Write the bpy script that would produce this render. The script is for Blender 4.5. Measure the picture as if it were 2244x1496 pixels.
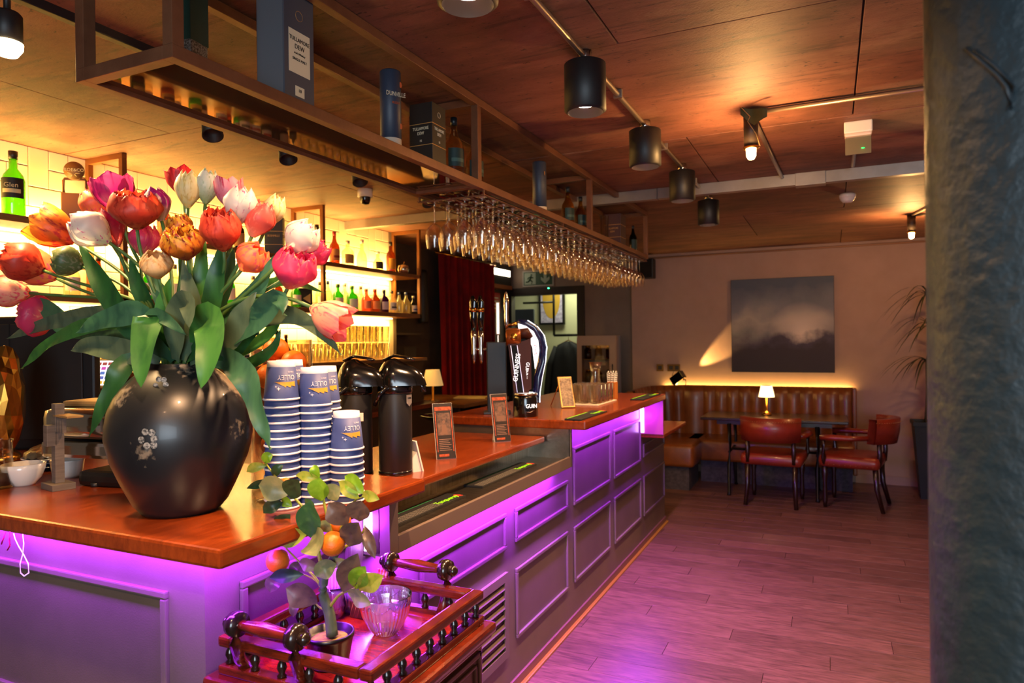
import bpy, bmesh, math, random
from math import sin, cos, pi, radians, atan2, sqrt, hypot
from mathutils import Vector as V, Matrix, Euler
random.seed(7)
SC = bpy.context.scene
COL = SC.collection
for _o in list(bpy.data.objects):
    bpy.data.objects.remove(_o)

# ------------------------------------------------------------------ camera
F, CX, CY, CAMZ = 1500.0, 1122.0, 748.0, 1.55
_yaw, _roll, _p = radians(25.0), radians(0.68), math.atan(1.7 / 1500)
_fw, _rt, _up = V((-sin(_yaw), cos(_yaw), 0)), V((cos(_yaw), sin(_yaw), 0)), V((0, 0, 1))
FWD = _fw * cos(_p) - _up * sin(_p)
_u2 = _up * cos(_p) + _fw * sin(_p)
RGT = _rt * cos(_roll) - _u2 * sin(_roll)
UPV = _rt * sin(_roll) + _u2 * cos(_roll)
EYE = V((0, 0, CAMZ))
_cd = bpy.data.cameras.new('camera')
_cd.sensor_width = 36.0
_cd.lens = 36.0 * F / 2244.0
_cd.clip_start = 0.02
_cd.dof.use_dof = True
_cd.dof.focus_distance = 2.0
_cd.dof.aperture_fstop = 4.5
_co = bpy.data.objects.new('camera', _cd)
COL.objects.link(_co)
_m = Matrix.Identity(4)
for _i in range(3):
    _m[_i][0], _m[_i][1], _m[_i][2], _m[_i][3] = RGT[_i], UPV[_i], -FWD[_i], EYE[_i]
_co.matrix_world = _m
SC.camera = _co


def at(px, py, ax, val):
    """world point on the plane ax = val seen at a pixel of the photograph (survey helper)"""
    r = FWD + RGT * ((px - CX) / F) - UPV * ((py - CY) / F)
    i = 'xyz'.index(ax)
    return EYE + r * ((val - EYE[i]) / r[i])


# ------------------------------------------------------------------ world, exposure
SC.view_settings.view_transform = 'Standard'
SC.view_settings.look = 'None'
SC.view_settings.exposure = 0.88
SC.view_settings.gamma = 1.0
SC.view_settings.use_curve_mapping = False
_w = bpy.data.worlds.new('world')
SC.world = _w
_w.use_nodes = True
_w.node_tree.nodes['Background'].inputs[0].default_value = (0.25, 0.33, 0.42, 1)
_w.node_tree.nodes['Background'].inputs[1].default_value = 0.6
SC.cycles.max_bounces = 8
SC.cycles.transparent_max_bounces = 24
SC.cycles.diffuse_bounces = 4
SC.cycles.glossy_bounces = 4
SC.cycles.caustics_reflective = False
SC.cycles.caustics_refractive = False
SC.cycles.sample_clamp_indirect = 4.0
SC.cycles.use_denoising = True

WARM, AMBER, PURPLE = (1.0, 0.56, 0.28), (1.0, 0.58, 0.13), (0.38, 0.03, 1.0)


def area(name, loc, rot, sx, sy, power, col, spread=pi):
    l = bpy.data.lights.new(name, 'AREA')
    l.shape = 'RECTANGLE'
    l.size, l.size_y, l.energy, l.color, l.spread = sx, sy, power, col, spread
    o = bpy.data.objects.new(name, l)
    COL.objects.link(o)
    o.location, o.rotation_euler = loc, rot
    return o


def spot(name, loc, target, power, col, angle, blend=.4, size=.03):
    l = bpy.data.lights.new(name, 'SPOT')
    l.energy, l.color, l.spot_size, l.spot_blend, l.shadow_soft_size = power, col, radians(angle), blend, size
    o = bpy.data.objects.new(name, l)
    COL.objects.link(o)
    o.location = loc
    d = V(target) - V(loc)
    o.rotation_euler = d.to_track_quat('-Z', 'Y').to_euler()
    return o


def point(name, loc, power, col, size=.03):
    l = bpy.data.lights.new(name, 'POINT')
    l.energy, l.color, l.shadow_soft_size = power, col, size
    o = bpy.data.objects.new(name, l)
    COL.objects.link(o)
    o.location = loc
    return o


# daylight from the street windows behind the photographer
area('window_daylight', (0.9, -2.3, 1.55), (radians(90), 0, 0), 2.2, 1.5, 66, (0.74, 0.88, 1.0))
# purple led tape under the bar tops
area('led_near_front', (-1.75, 1.06, 1.094), (radians(8), 0, 0), 1.2, .02, 10.0, PURPLE)
area('led_near_side', (-1.235, 1.38, 1.094), (0, radians(14), 0), .02, .58, 4.5, PURPLE)
area('led_trough', (-1.242, 2.48, 0.902), (0, radians(-12), 0), .02, 1.5, 30, PURPLE)
area('led_tall', (-1.22, 4.12, 1.094), (0, radians(-12), 0), .02, 1.6, 19, PURPLE)
# amber led tape under the back bar shelves
area('led_shelf_upper', (-3.58, 3.25, 2.112), (0, radians(12), 0), .03, 4.0, 38, AMBER)
area('led_shelf_lower', (-3.56, 3.25, 1.758), (0, radians(12), 0), .03, 4.0, 42, AMBER)
area('led_shelf_top', (-3.60, 3.25, 2.16), (radians(180), radians(-12), 0), .03, 4.0, 46, AMBER)
# warm led tape behind the bench back
area('led_bench', (-0.8, 8.125, 0.97), (radians(180), 0, 0), 2.0, .03, 7, AMBER)


# ------------------------------------------------------------------ helpers
def hx(h):
    c = [int(h[i:i + 2], 16) / 255 for i in (0, 2, 4)]
    return tuple(x / 12.92 if x <= .04045 else ((x + .055) / 1.055) ** 2.4 for x in c) + (1,)


MATS = {}


def M(name, col, r=.5, m=0., col2=None, ns=6., st=(1, 1, 1), bump=0., bs=60., em=None, es=0., coat=0., vary=0., lo=.35, hi=.65, det=5., spec=.5, trans=0., bst=None):
    if name in MATS:
        return MATS[name]
    mt = bpy.data.materials.new(name)
    mt.use_nodes = True
    nt = mt.node_tree
    N, L = nt.nodes, nt.links
    b = N['Principled BSDF']
    c = hx(col) if isinstance(col, str) else tuple(col) + (1,)
    b.inputs['Base Color'].default_value = c
    b.inputs['Roughness'].default_value = r
    b.inputs['Metallic'].default_value = m
    b.inputs['Coat Weight'].default_value = coat
    b.inputs['Coat Roughness'].default_value = .12
    b.inputs['Specular IOR Level'].default_value = spec
    if trans:
        b.inputs['Transmission Weight'].default_value = trans
    src = None
    if col2 or bump:
        tc = N.new('ShaderNodeTexCoord')
        mp = N.new('ShaderNodeMapping')
        mp.inputs['Scale'].default_value = st
        L.new(tc.outputs['Object'], mp.inputs['Vector'])
    if col2:
        no = N.new('ShaderNodeTexNoise')
        no.inputs['Scale'].default_value = ns
        no.inputs['Detail'].default_value = det
        no.inputs['Roughness'].default_value = .65
        L.new(mp.outputs[0], no.inputs['Vector'])
        if vary:
            oi = N.new('ShaderNodeObjectInfo')
            ad = N.new('ShaderNodeVectorMath')
            ad.operation = 'ADD'
            sc_ = N.new('ShaderNodeVectorMath')
            sc_.operation = 'SCALE'
            cb = N.new('ShaderNodeCombineXYZ')
            for k in range(3):
                L.new(oi.outputs['Random'], cb.inputs[k])
            L.new(cb.outputs[0], sc_.inputs[0])
            sc_.inputs['Scale'].default_value = 40
            L.new(mp.outputs[0], ad.inputs[0])
            L.new(sc_.outputs[0], ad.inputs[1])
            L.new(ad.outputs[0], no.inputs['Vector'])
        rp = N.new('ShaderNodeValToRGB')
        rp.color_ramp.elements[0].position, rp.color_ramp.elements[1].position = lo, hi
        rp.color_ramp.elements[0].color = c
        rp.color_ramp.elements[1].color = hx(col2)
        L.new(no.outputs['Fac'], rp.inputs[0])
        src = rp.outputs[0]
    if vary:
        if not col2:
            oi = N.new('ShaderNodeObjectInfo')
        hs = N.new('ShaderNodeHueSaturation')
        mr = N.new('ShaderNodeMapRange')
        mr.inputs[3].default_value, mr.inputs[4].default_value = 1 - vary, 1 + vary
        L.new(oi.outputs['Random'], mr.inputs[0])
        L.new(mr.outputs[0], hs.inputs['Value'])
        if src:
            L.new(src, hs.inputs['Color'])
        else:
            hs.inputs['Color'].default_value = c
        src = hs.outputs[0]
    if src:
        L.new(src, b.inputs['Base Color'])
    if bump:
        nb = N.new('ShaderNodeTexNoise')
        nb.inputs['Scale'].default_value = bs
        nb.inputs['Detail'].default_value = 4
        if bst:
            mp2 = N.new('ShaderNodeMapping')
            mp2.inputs['Scale'].default_value = bst
            L.new(tc.outputs['Object'], mp2.inputs['Vector'])
            L.new(mp2.outputs[0], nb.inputs['Vector'])
        else:
            L.new(mp.outputs[0], nb.inputs['Vector'])
        bp = N.new('ShaderNodeBump')
        bp.inputs['Strength'].default_value = bump
        bp.inputs['Distance'].default_value = .01
        L.new(nb.outputs['Fac'], bp.inputs['Height'])
        L.new(bp.outputs[0], b.inputs['Normal'])
    if em:
        b.inputs['Emission Color'].default_value = hx(em) if isinstance(em, str) else tuple(em) + (1,)
        b.inputs['Emission Strength'].default_value = es
    MATS[name] = mt
    return mt


def G(name, col='ffffff', k=1.0, r=.02, pw_=3.5, milk=0.):
    """thin tinted glass: transparent with fresnel reflection (optionally a little diffuse)"""
    if name in MATS:
        return MATS[name]
    mt = bpy.data.materials.new(name)
    mt.use_nodes = True
    nt = mt.node_tree
    N, L = nt.nodes, nt.links
    N.remove(N['Principled BSDF'])
    out = N['Material Output']
    tr, gl, mx, lw, mu = N.new('ShaderNodeBsdfTransparent'), N.new('ShaderNodeBsdfGlossy'), N.new('ShaderNodeMixShader'), N.new('ShaderNodeLayerWeight'), N.new('ShaderNodeMath')
    tr.inputs[0].default_value = hx(col)
    gl.inputs['Roughness'].default_value = r
    lw.inputs['Blend'].default_value = .5
    pw = N.new('ShaderNodeMath')
    pw.operation = 'POWER'
    pw.inputs[1].default_value = pw_
    L.new(lw.outputs['Facing'], pw.inputs[0])
    mu.operation = 'MULTIPLY_ADD'
    mu.use_clamp = True
    mu.inputs[1].default_value = .7 * k
    mu.inputs[2].default_value = .05 * k
    L.new(pw.outputs[0], mu.inputs[0])
    L.new(mu.outputs[0], mx.inputs[0])
    base = tr
    if milk:
        df, m2 = N.new('ShaderNodeBsdfTranslucent'), N.new('ShaderNodeMixShader')
        df.inputs[0].default_value = hx(col)
        m2.inputs[0].default_value = milk
        L.new(tr.outputs[0], m2.inputs[1])
        L.new(df.outputs[0], m2.inputs[2])
        base = m2
    L.new(base.outputs[0], mx.inputs[1])
    L.new(gl.outputs[0], mx.inputs[2])
    L.new(mx.outputs[0], out.inputs[0])
    MATS[name] = mt
    return mt


class MB:
    """collects shapes; build() makes one mesh"""

    def __init__(s):
        s.v, s.f, s.sm = [], [], []

    def add(s, vs, fs, smooth=False):
        n = len(s.v)
        s.v += [tuple(p) for p in vs]
        s.f += [tuple(i + n for i in f) for f in fs]
        s.sm += [smooth] * len(fs)
        return s

    def box(s, x0, x1, y0, y1, z0, z1, bev=0.):
        if bev <= 0:
            vs = [(x, y, z) for z in (z0, z1) for x, y in ((x0, y0), (x1, y0), (x1, y1), (x0, y1))]
            return s.add(vs, [(3, 2, 1, 0), (4, 5, 6, 7), (0, 1, 5, 4), (1, 2, 6, 5), (2, 3, 7, 6), (3, 0, 4, 7)])
        bm = bmesh.new()
        bmesh.ops.create_cube(bm, size=1)
        for v in bm.verts:
            v.co = V(((x0 + x1) / 2 + v.co.x * (x1 - x0), (y0 + y1) / 2 + v.co.y * (y1 - y0), (z0 + z1) / 2 + v.co.z * (z1 - z0)))
        bmesh.ops.bevel(bm, geom=bm.edges[:], offset=bev, segments=2, profile=.6, affect='EDGES')
        bm.verts.index_update()
        s.add([v.co[:] for v in bm.verts], [[v.index for v in f.verts] for f in bm.faces], bev >= .02)
        bm.free()
        return s

    def lathe(s, prof, c=(0, 0, 0), seg=24, sx=1., sy=1., cap=True, smooth=True):
        vs, fs = [], []
        n = len(prof)
        for r, z in prof:
            for k in range(seg):
                a = 2 * pi * k / seg
                vs.append((c[0] + r * cos(a) * sx, c[1] + r * sin(a) * sy, c[2] + z))
        for i in range(n - 1):
            for k in range(seg):
                k2 = (k + 1) % seg
                fs.append((i * seg + k, i * seg + k2, (i + 1) * seg + k2, (i + 1) * seg + k))
        if cap:
            if prof[0][0] > 1e-5:
                fs.append(tuple(range(seg))[::-1])
            if prof[-1][0] > 1e-5:
                fs.append(tuple((n - 1) * seg + k for k in range(seg)))
        return s.add(vs, fs, smooth)

    def tube(s, pts, r, seg=8, cap=True, flat=1., r1=None):
        pts = [V(p) for p in pts]
        n = len(pts)
        vs, fs = [], []
        up = V((0, 0, 1))
        for i, p in enumerate(pts):
            t = (pts[min(i + 1, n - 1)] - pts[max(i - 1, 0)]).normalized()
            a = t.cross(up)
            if a.length < .05:
                a = t.cross(V((0, 1, 0)))
            a.normalize()
            b = a.cross(t).normalized()
            rr = r[i] if isinstance(r, (list, tuple)) else (r if r1 is None else r + (r1 - r) * i / (n - 1))
            for k in range(seg):
                an = 2 * pi * k / seg
                vs.append(p + a * (cos(an) * rr) + b * (sin(an) * rr * flat))
        for i in range(n - 1):
            for k in range(seg):
                k2 = (k + 1) % seg
                fs.append((i * seg + k, i * seg + k2, (i + 1) * seg + k2, (i + 1) * seg + k))
        if cap:
            fs.append(tuple(range(seg))[::-1])
            fs.append(tuple((n - 1) * seg + k for k in range(seg)))
        return s.add(vs, fs, True)

    def prism(s, poly, ax, a0, a1, smooth=False):
        """extrude a 2-D polygon along an axis; poly in the other two axes in xyz order"""
        n = len(poly)
        vs = []
        for a in (a0, a1):
            for u, w in poly:
                vs.append({'x': (a, u, w), 'y': (u, a, w), 'z': (u, w, a)}[ax])
        fs = [tuple(range(n)), tuple(range(2 * n - 1, n - 1, -1))]
        for k in range(n):
            k2 = (k + 1) % n
            fs.append((k2, k, n + k, n + k2))
        return s.add(vs, fs, smooth)

    def grid(s, P, smooth=True):
        """P: rows of points"""
        n, m = len(P), len(P[0])
        vs = [p for row in P for p in row]
        fs = [(i * m + j, i * m + j + 1, (i + 1) * m + j + 1, (i + 1) * m + j) for i in range(n - 1) for j in range(m - 1)]
        return s.add(vs, fs, smooth)

    def xf(s, mat):
        s.v = [tuple(mat @ V(p)) for p in s.v]
        return s

    def mesh(s, name, mat, off=(0, 0, 0)):
        me = bpy.data.meshes.new(name)
        me.from_pydata([(a - off[0], b - off[1], c - off[2]) for a, b, c in s.v], [], s.f)
        me.polygons.foreach_set('use_smooth', s.sm)
        bm = bmesh.new()
        bm.from_mesh(me)
        bmesh.ops.recalc_face_normals(bm, faces=bm.faces)
        bm.to_mesh(me)
        bm.free()
        if mat:
            me.materials.append(mat)
        me.update()
        return me


def tag(o, label=None, cat=None, group=None, kind=None):
    if label:
        o['label'] = label
    if cat:
        o['category'] = cat
    if group:
        o['group'] = group
    if kind:
        o['kind'] = kind
    return o


def put(name, me, parent=None, loc=(0, 0, 0), rot=(0, 0, 0), scale=(1, 1, 1)):
    o = bpy.data.objects.new(name, me)
    COL.objects.link(o)
    o.location, o.rotation_euler, o.scale = loc, rot, scale
    if parent:
        o.parent = parent
    return o


def thing(name, label, cat, loc=(0, 0, 0), rz=0., group=None):
    o = put(name, None, None, loc, (0, 0, rz))
    o.empty_display_size = .05
    return tag(o, label, cat, group)


def part(name, mb, mat, parent=None, world=False):
    """world: the shapes are in world coordinates and the parent is an unrotated thing"""
    off = (0, 0, 0)
    if world and parent:
        q = parent
        off = V((0, 0, 0))
        while q:
            off = off + V(q.location)
            q = q.parent
    return put(name, mb.mesh(name, mat, off), parent)


def one(name, mb, mat, label, cat, group=None, loc=(0, 0, 0), rot=(0, 0, 0)):
    """a thing that is a single mesh (shapes in local coordinates)"""
    o = put(name, mb.mesh(name, mat), None, loc, rot)
    return tag(o, label, cat, group)


def struct(name, mb, mat, label=None, parent=None):
    o = part(name, mb, mat, parent)
    if not parent:
        tag(o, label, None, None, 'structure')
    return o


def copy_tree(o, parent=None):
    c = o.copy()
    COL.objects.link(c)
    c.parent = parent
    for ch in o.children:
        copy_tree(ch, c)
    return c


def ordn(k):
    return ('first', 'second', 'third', 'fourth', 'fifth', 'sixth', 'seventh', 'eighth', 'ninth', 'tenth', 'eleventh', 'twelfth', 'thirteenth', 'fourteenth', 'fifteenth', 'sixteenth', 'seventeenth', 'eighteenth', 'nineteenth', 'twentieth', 'twenty-first', 'twenty-second', 'twenty-third', 'twenty-fourth', 'twenty-fifth', 'twenty-sixth')[k]


def textmesh(s, size, mat, ext=.0006, align='CENTER', shear=0., space=1.):
    cu = bpy.data.curves.new('lettering', 'FONT')
    cu.body, cu.size, cu.align_x, cu.align_y, cu.extrude, cu.shear, cu.space_character = s, size, align, 'CENTER', ext, shear, space
    cu.resolution_u = 2
    o = bpy.data.objects.new('lettering', cu)
    me = bpy.data.meshes.new_from_object(o)
    bpy.data.objects.remove(o)
    me.materials.clear()
    me.materials.append(mat)
    return me


def lettering(s, size, mat, parent, loc, rot, sx=1., ext=.0006, align='CENTER', shear=0., space=1., name='lettering'):
    return put(name, textmesh(s, size, mat, ext, align, shear, space), parent, loc, rot, (sx, 1, 1))


PX_FRONT = (pi / 2, 0, 0)          # upright, facing -y
PX_SIDE = (pi / 2, 0, pi / 2)      # upright, facing +x

# ------------------------------------------------------------------ shared materials
wood_red = M('polished_red_wood', '8a3a12', .24, 0, '642408', 5, (14, 1.2, 6), .03, 60, coat=.25, lo=.3, hi=.75)
wood_edge = M('red_wood_edge', '6a2a12', .28, 0, '431708', 6, (10, 1.5, 14), .05, 40, coat=.35)
grey_paint = M('grey_bar_paint', '6e6058', .42, 0, '645750', 3, bump=.05, bs=240, spec=.45)
steel = M('brushed_steel', 'a39a8c', .3, 1, '80786c', 8, (1, 14, 1), .04, 90)
black_matt = M('matt_black', '151314', .5)
black_gloss = M('gloss_black', '0c0b0b', .12, coat=.4)
chrome = M('chrome', 'd8d4cc', .12, 1)
brass = M('brass', 'c08a3a', .25, 1)
white_card = M('white_card', 'e8e2d8', .6)
white_ceramic = M('white_ceramic', 'e9e4dc', .15, coat=.5)
copper_steel = M('bronze_box_section', '7e5137', .42, .35, '6c422c', 9, bump=.05, bs=180)
clear_glass = G('clear_glass', 'f7f4ee', 1.0)


# ================================================================== THE SETTING
H = 2.56
floor_mat = M('oak_vinyl_plank', '7e574e', .32, 0, '4c332e', 4, (2.2, 26, 1), .05, 90, vary=.22, spec=.5, bst=(3, 60, 1))
FL = struct('floor', MB().box(-4.3, 2.4, -2.6, 8.6, -.06, -.006), M('floor_base', '2a2422', .8), 'floor of brown wood-look planks')
_pl = {}
_ph = .15
_r = 0
_y = 2.0
while _y < 8.2:
    _x = -1.42 - ((_r * 0.47) % 1.22)
    while _x < 2.25:
        _w0, _w1 = max(_x, -1.6), min(_x + 1.22, 2.3)
        if _w1 - _w0 > .06:
            key = round(_w1 - _w0, 3)
            if key not in _pl:
                _pl[key] = MB().box(0.0012, key - .0012, .0011, _ph - .0011, -.006, 0, .0007).mesh('plank', floor_mat)
            put('plank', _pl[key], FL, (_w0, _y, 0))
        _x += 1.22
    _y += _ph
    _r += 1

conc = M('board_marked_concrete', '98634f', .6, 0, '704534', 1.6, (1, 4.5, 1), .22, 30, vary=.07, det=8, lo=.28, hi=.72, bst=(3, 9, 3))
# stains, board marks, pits and hairline cracks of the cast slab
_nt = conc.node_tree
_N, _L = _nt.nodes, _nt.links
_bs = _N['Principled BSDF']
_src = _bs.inputs['Base Color'].links[0].from_socket
_tc = _N.new('ShaderNodeTexCoord')
_ge = _N.new('ShaderNodeNewGeometry')
for _sc, _lo, _hi, _col, _f, _det in (((.9, 1.6, 1), .44, .66, '33200f', .7, 9), ((3, 22, 1), .54, .66, '2c1a12', .6, 6), ((26, 60, 1), .63, .70, '1c110c', .85, 3), ((1.3, 2.2, 1), .56, .76, 'c09a7c', .5, 7)):
    _mp, _no, _rp, _mx = _N.new('ShaderNodeMapping'), _N.new('ShaderNodeTexNoise'), _N.new('ShaderNodeValToRGB'), _N.new('ShaderNodeMix')
    _mp.inputs['Scale'].default_value = _sc
    _mp.inputs['Location'].default_value = (_sc[0] * 3.1, _sc[1], 0)
    _L.new(_ge.outputs['Position'], _mp.inputs[0])
    _L.new(_mp.outputs[0], _no.inputs['Vector'])
    _no.inputs['Scale'].default_value, _no.inputs['Detail'].default_value, _no.inputs['Roughness'].default_value = 1.0, _det, .7
    _rp.color_ramp.elements[0].position, _rp.color_ramp.elements[1].position = _lo, _hi
    _rp.color_ramp.elements[1].color = (_f, _f, _f, 1)
    _L.new(_no.outputs['Fac'], _rp.inputs[0])
    _mx.data_type = 'RGBA'
    _L.new(_rp.outputs[0], _mx.inputs[0])
    _L.new(_src, _mx.inputs[6])
    _mx.inputs[7].default_value = hx(_col)
    _src = _mx.outputs[2]
_L.new(_src, _bs.inputs['Base Color'])
CE = struct('ceiling', MB().box(-4.3, 2.4, -2.6, 8.6, H + .012, H + .1), M('concrete_joint', '2c2420', .8), 'board-marked concrete ceiling')
_cp = MB().box(.003, 2.197, .003, 1.217, H, H + .014, .002).mesh('ceiling_panel', conc)
_k = 0
_y = -2.6
while _y < 8.5:
    _x = -4.3 - (.75 if _k % 2 else 0)
    while _x < 2.3:
        put('ceiling_panel', _cp, CE, (_x, _y, random.choice((0, .0015, -.0015))))
        _x += 2.2
    _y += 1.22
    _k += 1

plaster = M('warm_white_plaster', 'b09084', .8, 0, 'a8887c', 3, bump=.04, bs=200)
dark_wall = M('dark_brown_wall', '4a3a2e', .75, 0, '3d2f25', 4, bump=.05, bs=120)
shaded_wall = M('shaded_wall', '8d7a6b', .8, 0, '857263', 4, bump=.04, bs=160)  # darker wall colour stands in for the shade around the cloakroom door
struct('wall_back', MB().box(-2.19, 2.4, 8.15, 8.3, 0, H), plaster, 'warm white end wall behind the bench')
_wb = MB()
_wb.box(-4.3, -3.99, 8.4, 8.5, 0, H).box(-2.88, -2.19, 8.4, 8.5, 0, H).box(-3.99, -2.88, 8.4, 8.5, 2.25, H)
struct('wall_far', _wb, shaded_wall, 'wall with painted-in shade around the cloakroom door')
struct('wall_left', MB().box(-3.8, -3.668, -2.6, 5.27, 0, H), M('tile_grout', '9c8d76', .8), 'tiled wall of the back bar')
struct('wall_side', MB().box(-4.1, -3.99, 5.27, 8.4, 0, H), dark_wall, 'dark side wall beyond the back bar')
struct('wall_step', MB().box(-4.1, -3.668, 5.27, 5.32, 0, H), dark_wall)
struct('wall_right', MB().box(2.3, 2.4, -2.6, 8.3, 0, H), plaster, 'plaster wall on the right')
_wr = MB()
_wr.box(-4.3, -.25, -2.6, -2.5, 0, H).box(2.05, 2.4, -2.6, -2.5, 0, H).box(-.25, 2.05, -2.6, -2.5, 0, .75).box(-.25, 2.05, -2.6, -2.5, 2.35, H)
struct('wall_rear', _wr, plaster, 'rear wall with the street window')
_wf = struct('window_1', MB().box(-.25, 2.05, -2.56, -2.52, .75, .80).box(-.25, 2.05, -2.56, -2.52, 2.3, 2.35).box(-.25, -.2, -2.56, -2.52, .8, 2.3).box(2.0, 2.05, -2.56, -2.52, .8, 2.3).box(.88, .92, -2.56, -2.52, .8, 2.3), black_matt, 'street window')
struct('pane', MB().box(-.2, 2.0, -2.545, -2.54, .8, 2.3), clear_glass, parent=_wf)
struct('baseboard_back', MB().box(.22, 2.3, 8.135, 8.15, 0, .09), plaster)
struct('trim_1', MB().tube([(-2.19, 8.12, 2.515), (2.3, 8.12, 2.515)], .011, 8), M('painted_pipe', '9a6f55', .5), 'pipe run under the ceiling of the end wall')

# wall tiles of the back bar, laid in a blocked herringbone
tile_mat = M('cream_glazed_tile', 'e4dcc4', .18, coat=.3, vary=.05)
WL = bpy.data.objects['wall_left']
_th = MB().box(0, .012, .0015, .1985, .0015, .0985, .004).mesh('tile', tile_mat)
_tv = MB().box(0, .012, .0015, .0985, .0015, .1985, .004).mesh('tile', tile_mat)
_ts = MB().box(0, .012, .0015, .0985, .0015, .0985, .004).mesh('tile', tile_mat)
for j in range(15):
    for i in range(-1, 36):
        f = (i - j) % 4
        y, z = 1.70 + i * .1, 1.06 + j * .1
        if f == 2 and j == 0 or f == 3 and j == 14 or f == 0 and 5.07 < y < 5.18:
            put('tile', _ts, WL, (-3.668, y, z))
        elif f == 0 and y + .2 < 5.275:
            put('tile', _th, WL, (-3.668, y, z))
        elif f == 3 and z + .2 < H + .005 and y + .1 < 5.275:
            put('tile', _tv, WL, (-3.668, y, z))

# round structural column beside the camera
col_mat = M('teal_render', '1a2b32', .5, 0, '132228', 4, bump=.6, bs=34, spec=.4)
_c = MB()
_rows = []
for k in range(53):
    z = H * k / 52
    _rows.append([(.10 * cos(a), .10 * sin(a), z) for a in [2 * pi * q / 72 for q in range(73)]])
_c.grid(_rows)
_pi = struct('column', _c, col_mat, 'round column in rough dark teal render')
_pi.location = (.2014, .9284, 0)
tag(_pi, 'rough dark teal round column at the right edge', 'column')
_c = MB()
for q in ([(2117, 105), (2150, 135), (2185, 165), (2205, 190), (2215, 215), (2210, 240)], [(2135, 110), (2180, 145), (2220, 190), (2213, 240)]):
    pts = []
    for a, b in q:
        d = (at(a, b, 'z', 5) - EYE)
        # point on the column skin along this sight line
        ox, oy = -.2014, -.9284
        A, B, Cc = d.x ** 2 + d.y ** 2, 2 * (ox * d.x + oy * d.y), ox * ox + oy * oy - .1012 ** 2
        t = (-B - sqrt(max(0, B * B - 4 * A * Cc))) / (2 * A)
        P = EYE + d * t
        pts.append((P.x - .2014, P.y - .9284, P.z))
    _c.tube(pts, .0022, 6)
part('cable', _c, M('painted_cable', '1f2a30', .5), _pi)

# ================================================================== THE BAR
XF = -1.295


def panel_frame(mb, y0, y1, z0, z1, x=XF, w=.018, d=.012):
    """raised moulding round a recessed panel on the bar front"""
    for a, b, c, e in ((y0, y1, z0, z0 + w), (y0, y1, z1 - w, z1), (y0, y0 + w, z0 + w, z1 - w), (y1 - w, y1, z0 + w, z1 - w)):
        mb.box(x - .004, x + d, a, b, c, e, .004)


BAR = thing('bar_counter', 'long grey panelled bar front with purple light under its tops', 'bar', (XF, 3.4, 0))
# body: main run (recess steps), near section, end section; the panel fields sit behind the face
_b = MB()
_b.box(-1.6, XF, 1.69, 3.3, .0, .90).box(-1.6, XF, 3.3, 5.0, 0, 1.10).box(-1.6, XF, 5.0, 5.80, 0, .82)
part('front_body', _b, grey_paint, BAR, True)
part('near_body', MB().box(-3.0, XF - .0, 1.11, 1.69, 0, 1.10), grey_paint, BAR, True)
UP = [(1.996, 2.68, .645, .803), (2.779, 3.452, .648, .80), (3.545, 4.234, .642, .962), (4.315, 5.0, .642, .96), (5.081, 5.785, .66, .76)]
LO = [(2.779, 3.443, .216, .528), (3.545, 4.217, .218, .522), (4.315, 4.994, .218, .52), (5.081, 5.777, .217, .52)]
_dark = M('grey_panel_field', '63564f', .38, 0, '5a4e48', 3, bump=.05, bs=240)
for q in UP + LO:
    p = MB().box(XF, XF + .0015, q[0], q[1], q[2], q[3])
    panel = part('panel', p, _dark, BAR, True)
    mo = MB()
    panel_frame(mo, *q)
    part('moulding', mo, grey_paint, panel, True)
p = part('panel', MB().box(-2.6, -1.412, 1.1085, 1.11, .62, .972), _dark, BAR, True)
mo = MB()
for a, b, c, e in ((-2.6, -1.412, .62, .638), (-2.6, -1.412, .956, .974), (-2.6, -2.58, .638, .956), (-1.43, -1.412, .638, .956)):
    mo.box(a, b, 1.098, 1.112, c, e, .004)
part('moulding', mo, grey_paint, p, True)
p = part('panel', MB().box(XF, XF + .0015, 1.21, 1.62, .66, .98), _dark, BAR, True)
mo = MB()
panel_frame(mo, 1.21, 1.62, .66, .98)
part('moulding', mo, grey_paint, p, True)
part('plinth', MB().box(XF, XF + .012, 1.69, 5.81, 0, .05, .003), M('bar_plinth', '6e4a46', .4), BAR, True)
part('kick_strip', MB().box(XF + .012, XF + .032, 1.69, 5.81, 0, .012, .003), M('gold_strip', 'c8983a', .35, .6), BAR, True)
# louvred vent
v = part('vent', MB().box(XF, XF + .014, 2.255, 2.683, .51, .546).box(XF, XF + .014, 2.255, 2.683, .18, .216).box(XF, XF + .014, 2.648, 2.683, .216, .51).box(XF, XF + .014, 2.255, 2.29, .216, .51), grey_paint, BAR, True)
part('opening', MB().box(XF + .003, XF + .0045, 2.29, 2.648, .216, .51), M('dark_opening', '0c0a08', .3, .6, '6b4a20', 7, (1, 6, 30), lo=.45, hi=.75), v, True)
for k in range(7):
    z = .232 + k * .041
    part('slat', MB().prism([(XF + .002, z + .016), (XF + .006, z + .019), (XF + .014, z + .002), (XF + .01, z - .001)], 'y', 2.29, 2.648), grey_paint, v, True)
# end panel under the tall top and the vertical led tapes
part('end_panel', MB().box(-1.295, -1.12, 5.0, 5.02, .85, 1.10), M('end_panel_paint', '8a4a58', .35), BAR, True)
led = M('led_strip', 'ffffff', .4, em=(.62, .33, 1.0), es=9)
part('led_tape', MB().box(-1.287, -1.262, 1.683, 1.688, .92, 1.085), led, BAR, True)
part('led_tape', MB().box(-1.288, -1.262, 4.993, 4.998, .86, 1.09), led, BAR, True)
point('led_glow_near', (-1.275, 1.655, 1.0), .7, PURPLE, .03)
point('led_glow_far', (-1.24, 4.955, .98), .7, PURPLE, .03)

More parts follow.
